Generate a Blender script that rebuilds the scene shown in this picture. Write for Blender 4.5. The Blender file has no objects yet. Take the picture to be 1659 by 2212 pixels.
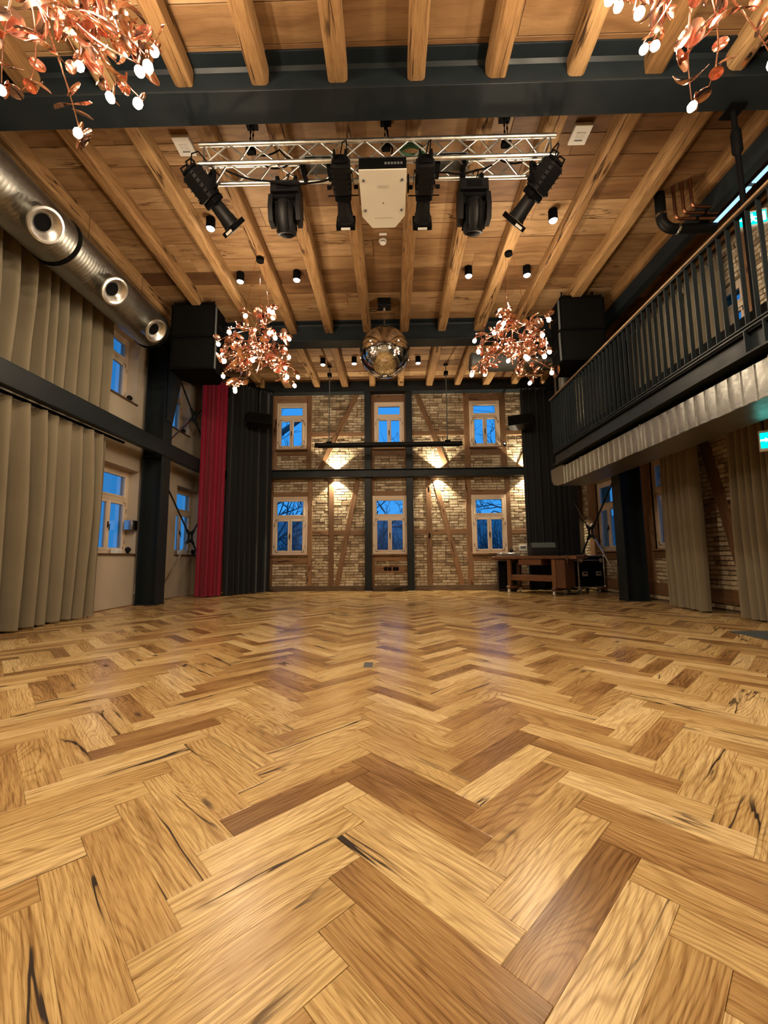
import bpy, math, random
from mathutils import Vector, Matrix
C = bpy.context.scene.collection
SC = bpy.context.scene
PI = math.pi
random.seed(7)

# ------------------------------------------------------------------ camera, sky, exposure
CAM_H, CAM_F = 0.85, 894.0
_yaw, _pitch, _roll = math.radians(1.061), math.radians(6.328), 0.0085
_fw = Vector((-math.sin(_yaw)*math.cos(_pitch), math.cos(_yaw)*math.cos(_pitch), math.sin(_pitch)))
_rt = Vector((math.cos(_yaw), math.sin(_yaw), 0))
_up = _rt.cross(_fw)
_r2 = _rt*math.cos(_roll) - _up*math.sin(_roll)
_u2 = _rt*math.sin(_roll) + _up*math.cos(_roll)
cam = bpy.data.cameras.new('camera')
cam.sensor_fit = 'HORIZONTAL'; cam.sensor_width = 36.0
cam.lens = CAM_F/1659*36.0
cam.clip_start = 0.05; cam.clip_end = 200
camo = bpy.data.objects.new('camera', cam); C.objects.link(camo)
_m = Matrix((_r2, _u2, -_fw)).transposed().to_4x4(); _m.translation = Vector((0, 0, CAM_H))
camo.matrix_world = _m
SC.camera = camo

w = bpy.data.worlds.new('dusk_sky'); SC.world = w; w.use_nodes = True
nt = w.node_tree
bg = nt.nodes['Background']
tc = nt.nodes.new('ShaderNodeTexCoord'); sx = nt.nodes.new('ShaderNodeSeparateXYZ'); rp = nt.nodes.new('ShaderNodeValToRGB')
nt.links.new(tc.outputs['Generated'], sx.inputs[0]); nt.links.new(sx.outputs[2], rp.inputs[0]); nt.links.new(rp.outputs[0], bg.inputs[0])
rp.color_ramp.elements[0].position = 0.0; rp.color_ramp.elements[0].color = (0.045, 0.32, 0.80, 1)
rp.color_ramp.elements[1].position = 0.8; rp.color_ramp.elements[1].color = (0.020, 0.23, 0.70, 1)
bg.inputs[1].default_value = 1.3

SC.view_settings.view_transform = 'Standard'; SC.view_settings.look = 'None'
SC.view_settings.exposure = 0.0; SC.view_settings.gamma = 1.0; SC.view_settings.use_curve_mapping = False
SC.cycles.max_bounces = 8; SC.cycles.diffuse_bounces = 5; SC.cycles.glossy_bounces = 4
SC.cycles.transparent_max_bounces = 12; SC.cycles.sample_clamp_indirect = 4.0
SC.cycles.caustics_reflective = False; SC.cycles.caustics_refractive = False
SC.cycles.use_denoising = True

# ------------------------------------------------------------------ mesh helper
class M:
    def __init__(s): s.v = []; s.f = []; s.uv = []; s.sd = []; s.mi = []
    def add(s, vs, fs, uvs=None, seed=0.5, mi=0):
        o = len(s.v); s.v.extend([tuple(p) for p in vs])
        for k, f in enumerate(fs):
            s.f.append([o+i for i in f]); s.sd.append(seed); s.mi.append(mi)
            if uvs: s.uv.extend(uvs[k])
            else: s.uv.extend([(vs[i][0], vs[i][1]+vs[i][2]) for i in f])
    def box(s, c, d, R=None, seed=None, bev=0.0, mi=0):
        """centre, full dims; R optional 3x3 rotation; UV in metres, u along the longest axis"""
        if seed is None: seed = random.random()
        hx, hy, hz = d[0]/2, d[1]/2, d[2]/2
        b = min(bev, 0.45*min(d))
        if b <= 0:
            P = [(x, y, z) for z in (-hz, hz) for y in (-hy, hy) for x in (-hx, hx)]
            F = [(0, 2, 3, 1), (4, 5, 7, 6), (0, 1, 5, 4), (2, 6, 7, 3), (0, 4, 6, 2), (1, 3, 7, 5)]
        else:
            P = []; ix = {}
            for sz in (-1, 1):
                for sy in (-1, 1):
                    for sxx in (-1, 1):
                        ix[(sxx, sy, sz, 0)] = len(P); P.append((sxx*hx, sy*(hy-b), sz*(hz-b)))
                        ix[(sxx, sy, sz, 1)] = len(P); P.append((sxx*(hx-b), sy*hy, sz*(hz-b)))
                        ix[(sxx, sy, sz, 2)] = len(P); P.append((sxx*(hx-b), sy*(hy-b), sz*hz))
            F = []
            q = [(-1, -1), (1, -1), (1, 1), (-1, 1)]
            for sg in (-1, 1):
                o = 1 if sg > 0 else -1
                F.append([ix[(sg, a, bb, 0)] for a, bb in q][::o])
                F.append([ix[(bb, sg, a, 1)] for a, bb in q][::o])
                F.append([ix[(a, bb, sg, 2)] for a, bb in q][::o])
            for a in (-1, 1):
                for bb in (-1, 1):
                    o = 1 if a*bb > 0 else -1
                    F.append([ix[(a, bb, -1, 0)], ix[(a, bb, 1, 0)], ix[(a, bb, 1, 1)], ix[(a, bb, -1, 1)]][::-o])
                    F.append([ix[(-1, a, bb, 1)], ix[(1, a, bb, 1)], ix[(1, a, bb, 2)], ix[(-1, a, bb, 2)]][::-o])
                    F.append([ix[(a, -1, bb, 0)], ix[(a, 1, bb, 0)], ix[(a, 1, bb, 2)], ix[(a, -1, bb, 2)]][::o])
            for a in (-1, 1):
                for bb in (-1, 1):
                    for c2 in (-1, 1):
                        F.append([ix[(a, bb, c2, 0)], ix[(a, bb, c2, 1)], ix[(a, bb, c2, 2)]][::a*bb*c2])
        la = max(range(3), key=lambda i: d[i]); oth = [i for i in range(3) if i != la]
        off = (hx, hy, hz)
        uvs = []
        for f in F:
            pts = [P[i] for i in f]
            n = (Vector(pts[1])-Vector(pts[0])).cross(Vector(pts[2])-Vector(pts[0]))
            na = max(range(3), key=lambda i: abs(n[i]))
            if na == la: uvs.append([(p[oth[0]]*.3+off[oth[0]], p[oth[1]]+off[oth[1]]) for p in pts])
            else:
                va = [i for i in oth if i != na][0]
                uvs.append([(p[la]+off[la], p[va]+off[va]+(0.37 if na == oth[0] else 0)) for p in pts])
        c = Vector(c)
        if R is not None: P = [c + R @ Vector(p) for p in P]
        else: P = [(c.x+p[0], c.y+p[1], c.z+p[2]) for p in P]
        s.add(P, F, uvs, seed, mi); return s
    def bx(s, x0, x1, y0, y1, z0, z1, **k):
        return s.box(((x0+x1)/2, (y0+y1)/2, (z0+z1)/2), (abs(x1-x0), abs(y1-y0), abs(z1-z0)), **k)
    def bar(s, p0, p1, wd, th, upv=(0, 0, 1), **k):
        """rectangular bar from p0 to p1; wd across, th along upv"""
        p0, p1 = Vector(p0), Vector(p1); d = p1-p0; L = d.length; x = d.normalized()
        u = Vector(upv); y = u.cross(x)
        if y.length < 1e-4: y = Vector((0, 1, 0)).cross(x)
        y.normalize(); z = x.cross(y)
        R = Matrix((x, y, z)).transposed()
        return s.box((p0+p1)/2, (L, wd, th), R=R, **k)
    def tube(s, pts, r, n=8, cap=True, seed=0.5, mi=0):
        pts = [Vector(p) for p in pts]; m = len(pts)
        rs = r if isinstance(r, (list, tuple)) else [r]*m
        t0 = (pts[1]-pts[0]).normalized()
        a = t0.orthogonal().normalized(); V = []; L = 0; Ls = []
        for i, p in enumerate(pts):
            if i: L += (p-pts[i-1]).length
            Ls.append(L)
            t = (pts[min(i+1, m-1)]-pts[max(i-1, 0)]).normalized()
            a = (a-t*a.dot(t))
            if a.length < 1e-6: a = t.orthogonal()
            a.normalize(); b = t.cross(a)
            for k in range(n):
                th = 2*PI*k/n
                V.append(p+(a*math.cos(th)+b*math.sin(th))*rs[i])
        F = []; U = []
        for i in range(m-1):
            for k in range(n):
                k2 = (k+1) % n
                F.append((i*n+k, i*n+k2, (i+1)*n+k2, (i+1)*n+k))
                U.append([(Ls[i], k/n*.3), (Ls[i], (k+1)/n*.3), (Ls[i+1], (k+1)/n*.3), (Ls[i+1], k/n*.3)])
        if cap:
            F.append(tuple(range(n))[::-1]); U.append([(0, 0)]*n)
            F.append(tuple((m-1)*n+k for k in range(n))); U.append([(0, 0)]*n)
        s.add(V, F, U, seed, mi); return s
    def lathe(s, prof, n=24, o=(0, 0, 0), axis=(0, 0, 1), cap=(True, True), seed=0.5, mi=0):
        """prof: list of (radius, distance along axis)"""
        z = Vector(axis).normalized(); x = z.orthogonal().normalized(); y = z.cross(x); o = Vector(o)
        V = []; F = []; U = []
        for r, h in prof:
            for k in range(n):
                th = 2*PI*k/n; V.append(o+z*h+(x*math.cos(th)+y*math.sin(th))*r)
        for i in range(len(prof)-1):
            for k in range(n):
                k2 = (k+1) % n
                F.append((i*n+k, i*n+k2, (i+1)*n+k2, (i+1)*n+k))
                U.append([(prof[i][1], k/n), (prof[i][1], (k+1)/n), (prof[i+1][1], (k+1)/n), (prof[i+1][1], k/n)])
        if cap[0]: F.append(tuple(range(n))[::-1]); U.append([(0, 0)]*n)
        if cap[1]: F.append(tuple((len(prof)-1)*n+k for k in range(n))); U.append([(0, 0)]*n)
        s.add(V, F, U, seed, mi); return s
    def prism(s, poly, h, o=(0, 0, 0), X=(1, 0, 0), Y=(0, 1, 0), seed=0.5, mi=0):
        """poly in the X,Y plane extruded h along X x Y"""
        X, Y, o = Vector(X), Vector(Y), Vector(o); Z = X.cross(Y); n = len(poly)
        V = [o+X*a+Y*b for a, b in poly]+[o+X*a+Y*b+Z*h for a, b in poly]
        F = [tuple(range(n))[::-1], tuple(range(n, 2*n))]
        U = [[poly[i] for i in F[0]], [poly[i-n] for i in F[1]]]
        for i in range(n):
            j = (i+1) % n; F.append((i, j, n+j, n+i))
            e = math.dist(poly[i], poly[j]); U.append([(0, 0), (e, 0), (e, h), (0, h)])
        s.add(V, F, U, seed, mi); return s
    def ibeam(s, p0, p1, h, wd, tf=0.02, tw=0.014, upv=(0, 0, 1)):
        u = Vector(upv); p0, p1 = Vector(p0), Vector(p1)
        s.bar(p0+u*(h/2-tf/2), p1+u*(h/2-tf/2), wd, tf, upv); s.bar(p0-u*(h/2-tf/2), p1-u*(h/2-tf/2), wd, tf, upv)
        s.bar(p0, p1, tw, h-2*tf, upv); return s
    def mesh(s, name, smooth=True, ang=38):
        me = bpy.data.meshes.new(name); me.from_pydata(s.v, [], s.f)
        uvl = me.uv_layers.new(name='UVMap')
        flat = [c for p in s.uv for c in p]
        uvl.data.foreach_set('uv', flat)
        at = me.attributes.new('seed', 'FLOAT', 'FACE'); at.data.foreach_set('value', s.sd)
        if any(s.mi): me.polygons.foreach_set('material_index', s.mi)
        if smooth:
            me.shade_smooth(); me.set_sharp_from_angle(angle=math.radians(ang))
        else: me.shade_flat()
        me.update(); return me

def wloc(o):
    v = Vector((0, 0, 0))
    while o is not None: v += o.location; o = o.parent
    return v

def tag(o, label=None, cat=None, group=None, kind=None):
    if label: o['label'] = label
    if cat: o['category'] = cat
    if group: o['group'] = group
    if kind: o['kind'] = kind
    return o

def build(name, m, mat, parent=None, local=False, label=None, smooth=True, ang=38, origin='base'):
    """ONE mesh object; vertices in world space unless local=True"""
    if not local:
        if parent is None and origin == 'base':
            xs, ys, zs = zip(*m.v)
            L = Vector(((min(xs)+max(xs))/2, (min(ys)+max(ys))/2, min(zs)))
        elif parent is None: L = Vector((0, 0, 0))
        else:
            xs, ys, zs = zip(*m.v)
            L = Vector(((min(xs)+max(xs))/2, (min(ys)+max(ys))/2, (min(zs)+max(zs))/2))
        m.v = [(p[0]-L.x, p[1]-L.y, p[2]-L.z) for p in m.v]
    me = m.mesh(name, smooth, ang)
    for mm in (mat if isinstance(mat, (list, tuple)) else [mat]): me.materials.append(mm)
    o = bpy.data.objects.new(name, me); C.objects.link(o)
    if parent is not None:
        o.parent = parent
        if not local: o.location = L-wloc(parent)
    elif not local: o.location = L
    if label: o['label'] = label
    return o

def thing(name, label, cat, loc=(0, 0, 0), rz=0, group=None):
    o = bpy.data.objects.new(name, None); o.empty_display_size = .1; C.objects.link(o)
    o.location = loc; o.rotation_euler = (0, 0, rz)
    return tag(o, label, cat, group, 'thing')

def copy_tree(o, parent=None):
    c = o.copy(); C.objects.link(c)
    if parent is not None: c.parent = parent
    for ch in list(o.children): copy_tree(ch, c)
    return c

def dup(o, loc, rz=None, label=None, group=None):
    c = copy_tree(o); c.location = loc
    if rz is not None: c.rotation_euler = (0, 0, rz)
    if label: c['label'] = label
    if group: c['group'] = group
    return c

# ------------------------------------------------------------------ materials
class NT:
    def __init__(s, name):
        s.m = bpy.data.materials.new(name); s.m.use_nodes = True; s.t = s.m.node_tree
        s.b = s.t.nodes['Principled BSDF']; s.out = s.t.nodes['Material Output']
    def n(s, typ, **k):
        nd = s.t.nodes.new('ShaderNode'+typ)
        for a, v in k.items(): setattr(nd, a, v)
        return nd
    def l(s, a, b): s.t.links.new(a, b)
    def put(s, sock, v):
        if hasattr(v, 'links') or isinstance(v, bpy.types.NodeSocket): s.l(v, sock)
        else: sock.default_value = v
    def math(s, op, a, b=None, c=None, clamp=False):
        nd = s.n('Math', operation=op, use_clamp=clamp); s.put(nd.inputs[0], a)
        if b is not None: s.put(nd.inputs[1], b)
        if c is not None: s.put(nd.inputs[2], c)
        return nd.outputs[0]
    def mr(s, v, a, b, c=0.0, d=1.0, smooth=True):
        nd = s.n('MapRange', interpolation_type='SMOOTHSTEP' if smooth else 'LINEAR')
        s.put(nd.inputs[0], v)
        for i, x in enumerate((a, b, c, d)): nd.inputs[i+1].default_value = x
        return nd.outputs[0]
    def xyz(s, x, y, z):
        nd = s.n('CombineXYZ'); s.put(nd.inputs[0], x); s.put(nd.inputs[1], y); s.put(nd.inputs[2], z); return nd.outputs[0]
    def noise(s, vec, scale=1.0, detail=2.0, rough=.5, dist=0.0):
        nd = s.n('TexNoise'); s.put(nd.inputs['Vector'], vec); nd.inputs['Scale'].default_value = scale
        nd.inputs['Detail'].default_value = detail; nd.inputs['Roughness'].default_value = rough; nd.inputs['Distortion'].default_value = dist
        return nd.outputs['Fac']
    def vscale(s, vec, sc):
        nd = s.n('VectorMath', operation='MULTIPLY'); s.put(nd.inputs[0], vec); nd.inputs[1].default_value = sc; return nd.outputs[0]
    def mix(s, f, a, b, mode='MIX'):
        nd = s.n('Mix', data_type='RGBA', blend_type=mode); s.put(nd.inputs[0], f)
        for i, v in ((6, a), (7, b)):
            if isinstance(v, bpy.types.NodeSocket): s.l(v, nd.inputs[i])
            else: nd.inputs[i].default_value = (*v[:3], 1)
        return nd.outputs[2]
    def ramp(s, f, els):
        nd = s.n('ValToRGB'); s.put(nd.inputs[0], f); e = nd.color_ramp.elements
        e[0].position, e[0].color = els[0][0], (*els[0][1], 1); e[1].position, e[1].color = els[-1][0], (*els[-1][1], 1)
        for p, c in els[1:-1]:
            x = e.new(p); x.color = (*c, 1)
        return nd.outputs[0]
    def attr(s, name='seed'):
        nd = s.n('Attribute', attribute_name=name); return nd.outputs['Fac']
    def uv(s):
        nd = s.n('UVMap', uv_map='UVMap'); sp = s.n('SeparateXYZ'); s.l(nd.outputs[0], sp.inputs[0]); return sp.outputs[0], sp.outputs[1]
    def obj(s): return s.n('TexCoord').outputs['Object']
    def bump(s, h, dist=.002, st=1.0):
        nd = s.n('Bump'); nd.inputs['Strength'].default_value = st; nd.inputs['Distance'].default_value = dist
        s.l(h, nd.inputs['Height']); s.l(nd.outputs[0], s.b.inputs['Normal'])
    def set(s, col=None, rough=None, metal=None, spec=None):
        for k, v in (('Base Color', col), ('Roughness', rough), ('Metallic', metal), ('Specular IOR Level', spec)):
            if v is None: continue
            if isinstance(v, bpy.types.NodeSocket): s.l(v, s.b.inputs[k])
            elif k == 'Base Color': s.b.inputs[k].default_value = (*v, 1)
            else: s.b.inputs[k].default_value = v
        return s

def plain(name, col, rough=.5, metal=0.0, spec=.5, var=.12, scale=9.0, bump=0.0):
    k = NT(name); v = k.obj()
    f = k.noise(v, scale, 3)
    k.set(k.mix(f, [c*(1-var) for c in col], [min(1, c*(1+var)) for c in col]), k.mr(f, .2, .8, max(.02, rough-.06), min(1, rough+.06)), metal, spec)
    if bump: k.bump(k.noise(v, scale*12, 2), bump)
    return k.m

def emit(name, col, st, sampling=None):
    k = NT(name); k.t.nodes.remove(k.b)
    e = k.n('Emission'); e.inputs[0].default_value = (*col, 1); e.inputs[1].default_value = st
    k.l(e.outputs[0], k.out.inputs[0])
    if sampling: k.m.cycles.emission_sampling = sampling
    return k.m

def wood(name, pal, ring=.4, ringk=16.0, warp=7.0, fibre=.3, crack=.5, crackw=.014, knots=1.0, rough=.42, spec=.5, bump=.0006, blotch=.35, dark=(.02, .011, .006), seedw=1.0, v5=5.0, rpow=2.2):
    k = NT(name); u, v = k.uv(); sd = k.attr()
    wn = k.n('TexWhiteNoise', noise_dimensions='1D'); k.l(k.math('MULTIPLY', sd, 913.7), wn.inputs['W']); r2 = wn.outputs['Value']
    s1 = k.math('MULTIPLY', sd, 57.3)
    P = k.xyz(k.math('ADD', u, s1), k.math('ADD', v, k.math('MULTIPLY', s1, 1.7)), k.math('MULTIPLY', r2, 11))
    vo = k.n('TexVoronoi'); k.l(k.vscale(P, (1.7, 5.5, .6)), vo.inputs['Vector']); vo.inputs['Scale'].default_value = 1.0
    kd = vo.outputs['Distance']; spc = k.n('SeparateXYZ'); k.l(vo.outputs['Color'], spc.inputs[0])
    km = k.math('GREATER_THAN', spc.outputs[0], 1-.33*knots)
    knear = k.math('MULTIPLY', k.mr(kd, .5, .0), km)
    knw = warp*.45
    wrp = k.noise(k.vscale(P, (1.25, v5, 1)), 1, 2, .45)
    field = k.math('ADD', k.math('MULTIPLY', v, ringk), k.math('ADD', k.math('MULTIPLY', wrp, warp), k.math('MULTIPLY', knear, knw)))
    rg = k.math('MULTIPLY_ADD', k.math('SINE', k.math('MULTIPLY', field, 2*PI)), .5, .5)
    rg = k.math('POWER', rg, rpow)
    fb = k.noise(k.vscale(P, (5, 170, 1)), 1, 3, .6)
    mid = k.mr(k.noise(k.vscale(P, (2.6, 46, 3)), 1, 4, .62), .45, .72)
    fb2 = k.mr(k.noise(k.vscale(P, (9, 300, 2)), 1, 2, .7), .46, .66)
    por = k.mr(k.noise(k.vscale(P, (14, 430, 1)), 1, 1), .58, .74)
    bl = k.noise(k.vscale(P, (1.2, 3.5, 1)), 1, 2)
    t = k.math('ADD', k.math('MULTIPLY_ADD', k.math('SUBTRACT', r2, .5), seedw, .5), k.math('MULTIPLY', k.math('SUBTRACT', bl, .5), blotch*2), clamp=True)
    base = k.ramp(t, pal)
    rmask = k.math('MULTIPLY', rg, k.mr(k.noise(k.vscale(P, (.9, 2.2, 3)), 1, 1), .3, .7, ring*.4, ring))
    c = k.mix(rmask, base, k.mix(1.0, base, (.42, .33, .24), 'MULTIPLY'))
    c = k.mix(k.math('MULTIPLY', k.mr(fb, .42, .75), fibre), c, k.mix(1.0, c, (.5, .4, .3), 'MULTIPLY'))
    c = k.mix(k.math('MULTIPLY', por, fibre*.9), c, k.mix(1.0, c, (.45, .36, .28), 'MULTIPLY'))
    c = k.mix(k.math('MULTIPLY', mid, fibre*.55), c, k.mix(1.0, c, (.62, .52, .42), 'MULTIPLY'))
    c = k.mix(k.math('MULTIPLY', fb2, fibre*.45), c, k.mix(1.0, c, (.66, .57, .48), 'MULTIPLY'))
    # dark heart streaks, cracks, knots
    st = k.mr(k.noise(k.vscale(P, (1.0, 11, 2)), 1, 3, .55), .62, .78)
    c = k.mix(k.math('MULTIPLY', st, .75*crack), c, k.mix(1.0, c, (.30, .21, .15), 'MULTIPLY'))
    cn = k.noise(k.vscale(P, (.55, 6.5, 5)), 1, 4, .5)
    cd = k.math('ABSOLUTE', k.math('SUBTRACT', cn, .5))
    cm = k.math('MULTIPLY', k.mr(k.noise(k.vscale(P, (1.5, 3, 7)), 1, 1), .48, .60), k.mr(r2, 1-crack, 1-crack+.05) if crack < 1 else 1.0)
    halo = k.math('MULTIPLY', k.mr(cd, crackw*3.2, 0), cm)
    crk = k.math('MULTIPLY', k.mr(cd, crackw, crackw*.45), cm)
    c = k.mix(k.math('MULTIPLY', halo, .6), c, k.mix(1.0, c, (.4, .3, .22), 'MULTIPLY'))
    kn = k.math('MULTIPLY', k.mr(kd, .13, .03), km)
    dk = k.math('MAXIMUM', crk, k.math('MULTIPLY', kn, .85))
    c = k.mix(dk, c, dark)
    k.set(c, k.mr(k.math('ADD', k.math('MULTIPLY', fb, .5), k.math('MULTIPLY', dk, .6)), 0, 1, rough-.05, rough+.2), 0, spec)
    h = k.math('SUBTRACT', k.math('MULTIPLY_ADD', rg, -.2*ring, k.math('MULTIPLY', fb, -.25)), k.math('MULTIPLY', dk, 1.6))
    k.bump(h, bump)
    return k.m

oak = wood('oak_parquet', [(0, (.24, .128, .046)), (.15, (.37, .215, .084)), (.45, (.51, .335, .137)), (.75, (.60, .42, .186)), (1, (.70, .515, .258))], ring=.58, fibre=.85, crack=.58, crackw=.010, knots=.9, rough=.245, spec=.33, blotch=.6, v5=5.0, warp=15.0, ringk=44, rpow=3.0)
board = wood('aged_ceiling_boards', [(0, (.11, .054, .023)), (.3, (.205, .110, .047)), (.7, (.30, .178, .083)), (1, (.42, .275, .145))], ring=.45, ringk=7, warp=3, fibre=.35, crack=.35, crackw=.008, knots=.5, rough=.6, spec=.3, bump=.0015, blotch=.5, dark=(.05, .025, .01))
joistm = wood('hewn_spruce_joist', [(0, (.23, .125, .050)), (.5, (.32, .185, .080)), (1, (.42, .26, .12))], ring=.45, ringk=9, warp=4, fibre=.7, crack=.8, crackw=.014, knots=.7, rough=.66, spec=.2, bump=.006, blotch=.7, dark=(.035, .018, .008))
timber = wood('half_timber_oak', [(0, (.155, .086, .044)), (.5, (.23, .130, .068)), (1, (.31, .180, .098))], ring=.3, ringk=9, warp=4, fibre=.4, crack=.7, crackw=.012, knots=.6, rough=.65, spec=.25, bump=.002, dark=(.03, .015, .008))
winwood = wood('pale_window_wood', [(0, (.62, .50, .38)), (1, (.76, .64, .51))], ring=.15, ringk=14, warp=3, fibre=.2, crack=.02, crackw=.004, knots=.35, rough=.45, spec=.35, bump=.0004, dark=(.2, .1, .05))
sillm = wood('grey_brown_sill_timber', [(0, (.085, .058, .038)), (.5, (.13, .092, .062)), (1, (.18, .13, .09))], ring=.3, ringk=9, warp=4, fibre=.5, crack=.7, rough=.75, spec=.2, bump=.002)
benchm = wood('reddish_bench_wood', [(0, (.065, .026, .011)), (.5, (.11, .045, .018)), (1, (.17, .075, .030))], ring=.4, ringk=12, fibre=.4, crack=.5, crackw=.012, rough=.42, spec=.4)
railwood = wood('oiled_handrail_wood', [(0, (.19, .12, .065)), (1, (.28, .185, .105))], rough=.35, crack=.1)
steel = plain('anthracite_painted_steel', (.0095, .0138, .017), .47, 0, .22, .12, 6)
black = plain('matt_black_paint', (.003, .003, .0034), .65, 0, .04, .2, 8)
gloss = plain('satin_black_plastic', (.004, .004, .0045), .5, 0, .14, .15, 10)
alu = plain('bare_aluminium', (.66, .66, .64), .34, 1.0, .5, .08, 14)
chrome = plain('polished_steel', (.62, .63, .64), .18, 1.0, .5, .05, 14)
copperm = plain('polished_copper_leaf', (.86, .52, .41), .12, 1.0, .5, .05, 12)
copperpipe = plain('dull_copper_pipe', (.30, .13, .075), .35, 1.0, .5, .2, 12)
white = plain('white_plastic', (.72, .71, .68), .4, 0, .4, .03, 8)
cream = plain('projector_shell', (.66, .62, .53), .5, 0, .35, .04, 90)
grey = plain('grey_plastic', (.10, .11, .11), .45, 0, .4, .1, 8)
plaster = plain('beige_lime_plaster', (.46, .395, .31), .9, 0, .15, .06, 2.2, .002)
mortar = plain('lime_mortar', (.24, .19, .13), .95, 0, .1, .2, 14, .004)
rugm = plain('slate_floor_mat', (.055, .068, .075), .8, 0, .2, .25, 120, .002)
rubber = plain('black_rubber', (.004, .004, .004), .85, 0, .04, .2, 10)
ledw = emit('cool_led_lens', (1.0, .95, .85), 38, 'NONE')
bulbm = emit('warm_filament_bulb', (1.0, .82, .55), 30, 'NONE')
sconcee = emit('wall_washer_lens', (1.0, .82, .52), 30, 'NONE')
strip = emit('cool_tube_light', (.35, .62, 1.0), 1.6)
exitg = emit('exit_sign_green', (.0, .75, .62), 1.6)
exitw = emit('exit_sign_white', (.75, 1.0, .95), 2.2)

def mk_galv(name, base, spangle=.12, spiral=False):
    k = NT(name); v = k.obj()
    vo = k.n('TexVoronoi'); k.l(k.vscale(v, (1, 1, 1)), vo.inputs['Vector']); vo.inputs['Scale'].default_value = 55
    s_ = k.n('SeparateXYZ'); k.l(vo.outputs['Color'], s_.inputs[0])
    f = k.math('ADD', k.math('MULTIPLY', s_.outputs[0], .5), k.math('MULTIPLY', k.noise(v, 5, 3), .5))
    k.set(k.mix(f, [c*(1-spangle*2) for c in base], base), k.mr(f, 0, 1, .30, .46), 1.0, .5)
    k.bump(k.noise(v, 7, 3), .006 if not spiral else .001)
    return k.m
galv = mk_galv('galvanised_sheet', (.42, .42, .395))
galvd = mk_galv('galvanised_spiral_duct', (.34, .34, .315), spiral=True)

def mk_brick(name):
    k = NT(name); v = k.obj(); sd = k.attr()
    f = k.noise(v, 26, 4, .65); g = k.noise(v, 6, 2)
    t = k.math('ADD', sd, k.math('MULTIPLY', k.math('SUBTRACT', g, .5), .5), clamp=True)
    c = k.ramp(t, [(0, (.25, .185, .120)), (.25, (.43, .345, .235)), (.6, (.57, .48, .345)), (1, (.68, .60, .46))])
    c = k.mix(k.mr(f, .35, .7), c, k.mix(1.0, c, (.62, .55, .48), 'MULTIPLY'))
    c = k.mix(k.math('MULTIPLY', k.mr(k.noise(v, 3.1, 3), .62, .75), .5), c, (.10, .075, .055))
    k.set(c, .88, 0, .2); k.bump(f, .004); return k.m
brickm = mk_brick('old_buff_brick')

def mk_cloth(name, col, spec=.1):
    k = NT(name); u, v = k.uv()
    wv = k.noise(k.xyz(k.math('MULTIPLY', u, 420), k.math('MULTIPLY', v, 420), 0), 1, 2)
    big = k.noise(k.xyz(u, v, 0), 2.5, 3)
    k.set(k.mix(k.math('MULTIPLY_ADD', wv, .5, k.math('MULTIPLY', big, .5)), [c*.78 for c in col], [c*1.12 for c in col]), .92, 0, spec)
    k.b.inputs['Sheen Weight'].default_value = .15
    k.bump(wv, .0006); return k.m
cbeige = mk_cloth('beige_curtain_cloth', (.205, .172, .117))
cred = mk_cloth('crimson_stage_velvet', (.27, .005, .034))
cblack = mk_cloth('black_stage_molton', (.013, .0145, .017))

def mk_glass():
    k = NT('window_glass'); k.t.nodes.remove(k.b)
    tr = k.n('BsdfTransparent'); gl = k.n('BsdfGlossy'); gl.inputs['Roughness'].default_value = .02
    fr = k.n('Fresnel'); fr.inputs[0].default_value = 1.45; mx = k.n('MixShader')
    tr.inputs[0].default_value = (.93, .95, .97, 1)
    k.l(k.math('MULTIPLY', fr.outputs[0], .55), mx.inputs[0]); k.l(tr.outputs[0], mx.inputs[1]); k.l(gl.outputs[0], mx.inputs[2]); k.l(mx.outputs[0], k.out.inputs[0])
    return k.m
glass = mk_glass()
mirror = plain('mirror_facet', (.82, .82, .80), .035, 1.0, .5, .02, 8)
bark = plain('dark_wet_bark', (.20, .17, .17), .9, 0, .1, .3, 12)
earth = plain('dusky_ground', (.36, .30, .30), .95, 0, .1, .4, 2)
housew = plain('pale_house_render', (.86, .86, .86), .9, 0, .1, .04, 3)
rooft = plain('dark_roof_tile', (.05, .035, .03), .8, 0, .2, .3, 5)

# ------------------------------------------------------------------ room shell
XL, XR, YB, YF, ZC = -4.93, 5.07, 11.0, -3.5, 5.65

def wall_open(name, mat, axis, plane, thick, a0, a1, z0, z1, holes):
    """wall with rectangular openings. axis 'x': wall runs along x at y=plane; axis 'y': along y at x=plane. thick may be negative"""
    m = M(); A = sorted({a0, a1, *[h[0] for h in holes], *[h[1] for h in holes]}); Z = sorted({z0, z1, *[h[2] for h in holes], *[h[3] for h in holes]})
    for i in range(len(A)-1):
        run = None
        for j in range(len(Z)):
            ok = j < len(Z)-1 and not any(h[0] <= A[i]+1e-6 and A[i+1] <= h[1]+1e-6 and h[2] <= Z[j]+1e-6 and Z[j+1] <= h[3]+1e-6 for h in holes)
            if ok and run is None: run = Z[j]
            if not ok and run is not None:
                if axis == 'x': m.bx(A[i], A[i+1], min(plane, plane+thick), max(plane, plane+thick), run, Z[j])
                else: m.bx(min(plane, plane+thick), max(plane, plane+thick), A[i], A[i+1], run, Z[j])
                run = None
    return tag(build(name, m, mat, origin=None), kind='structure')

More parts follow.
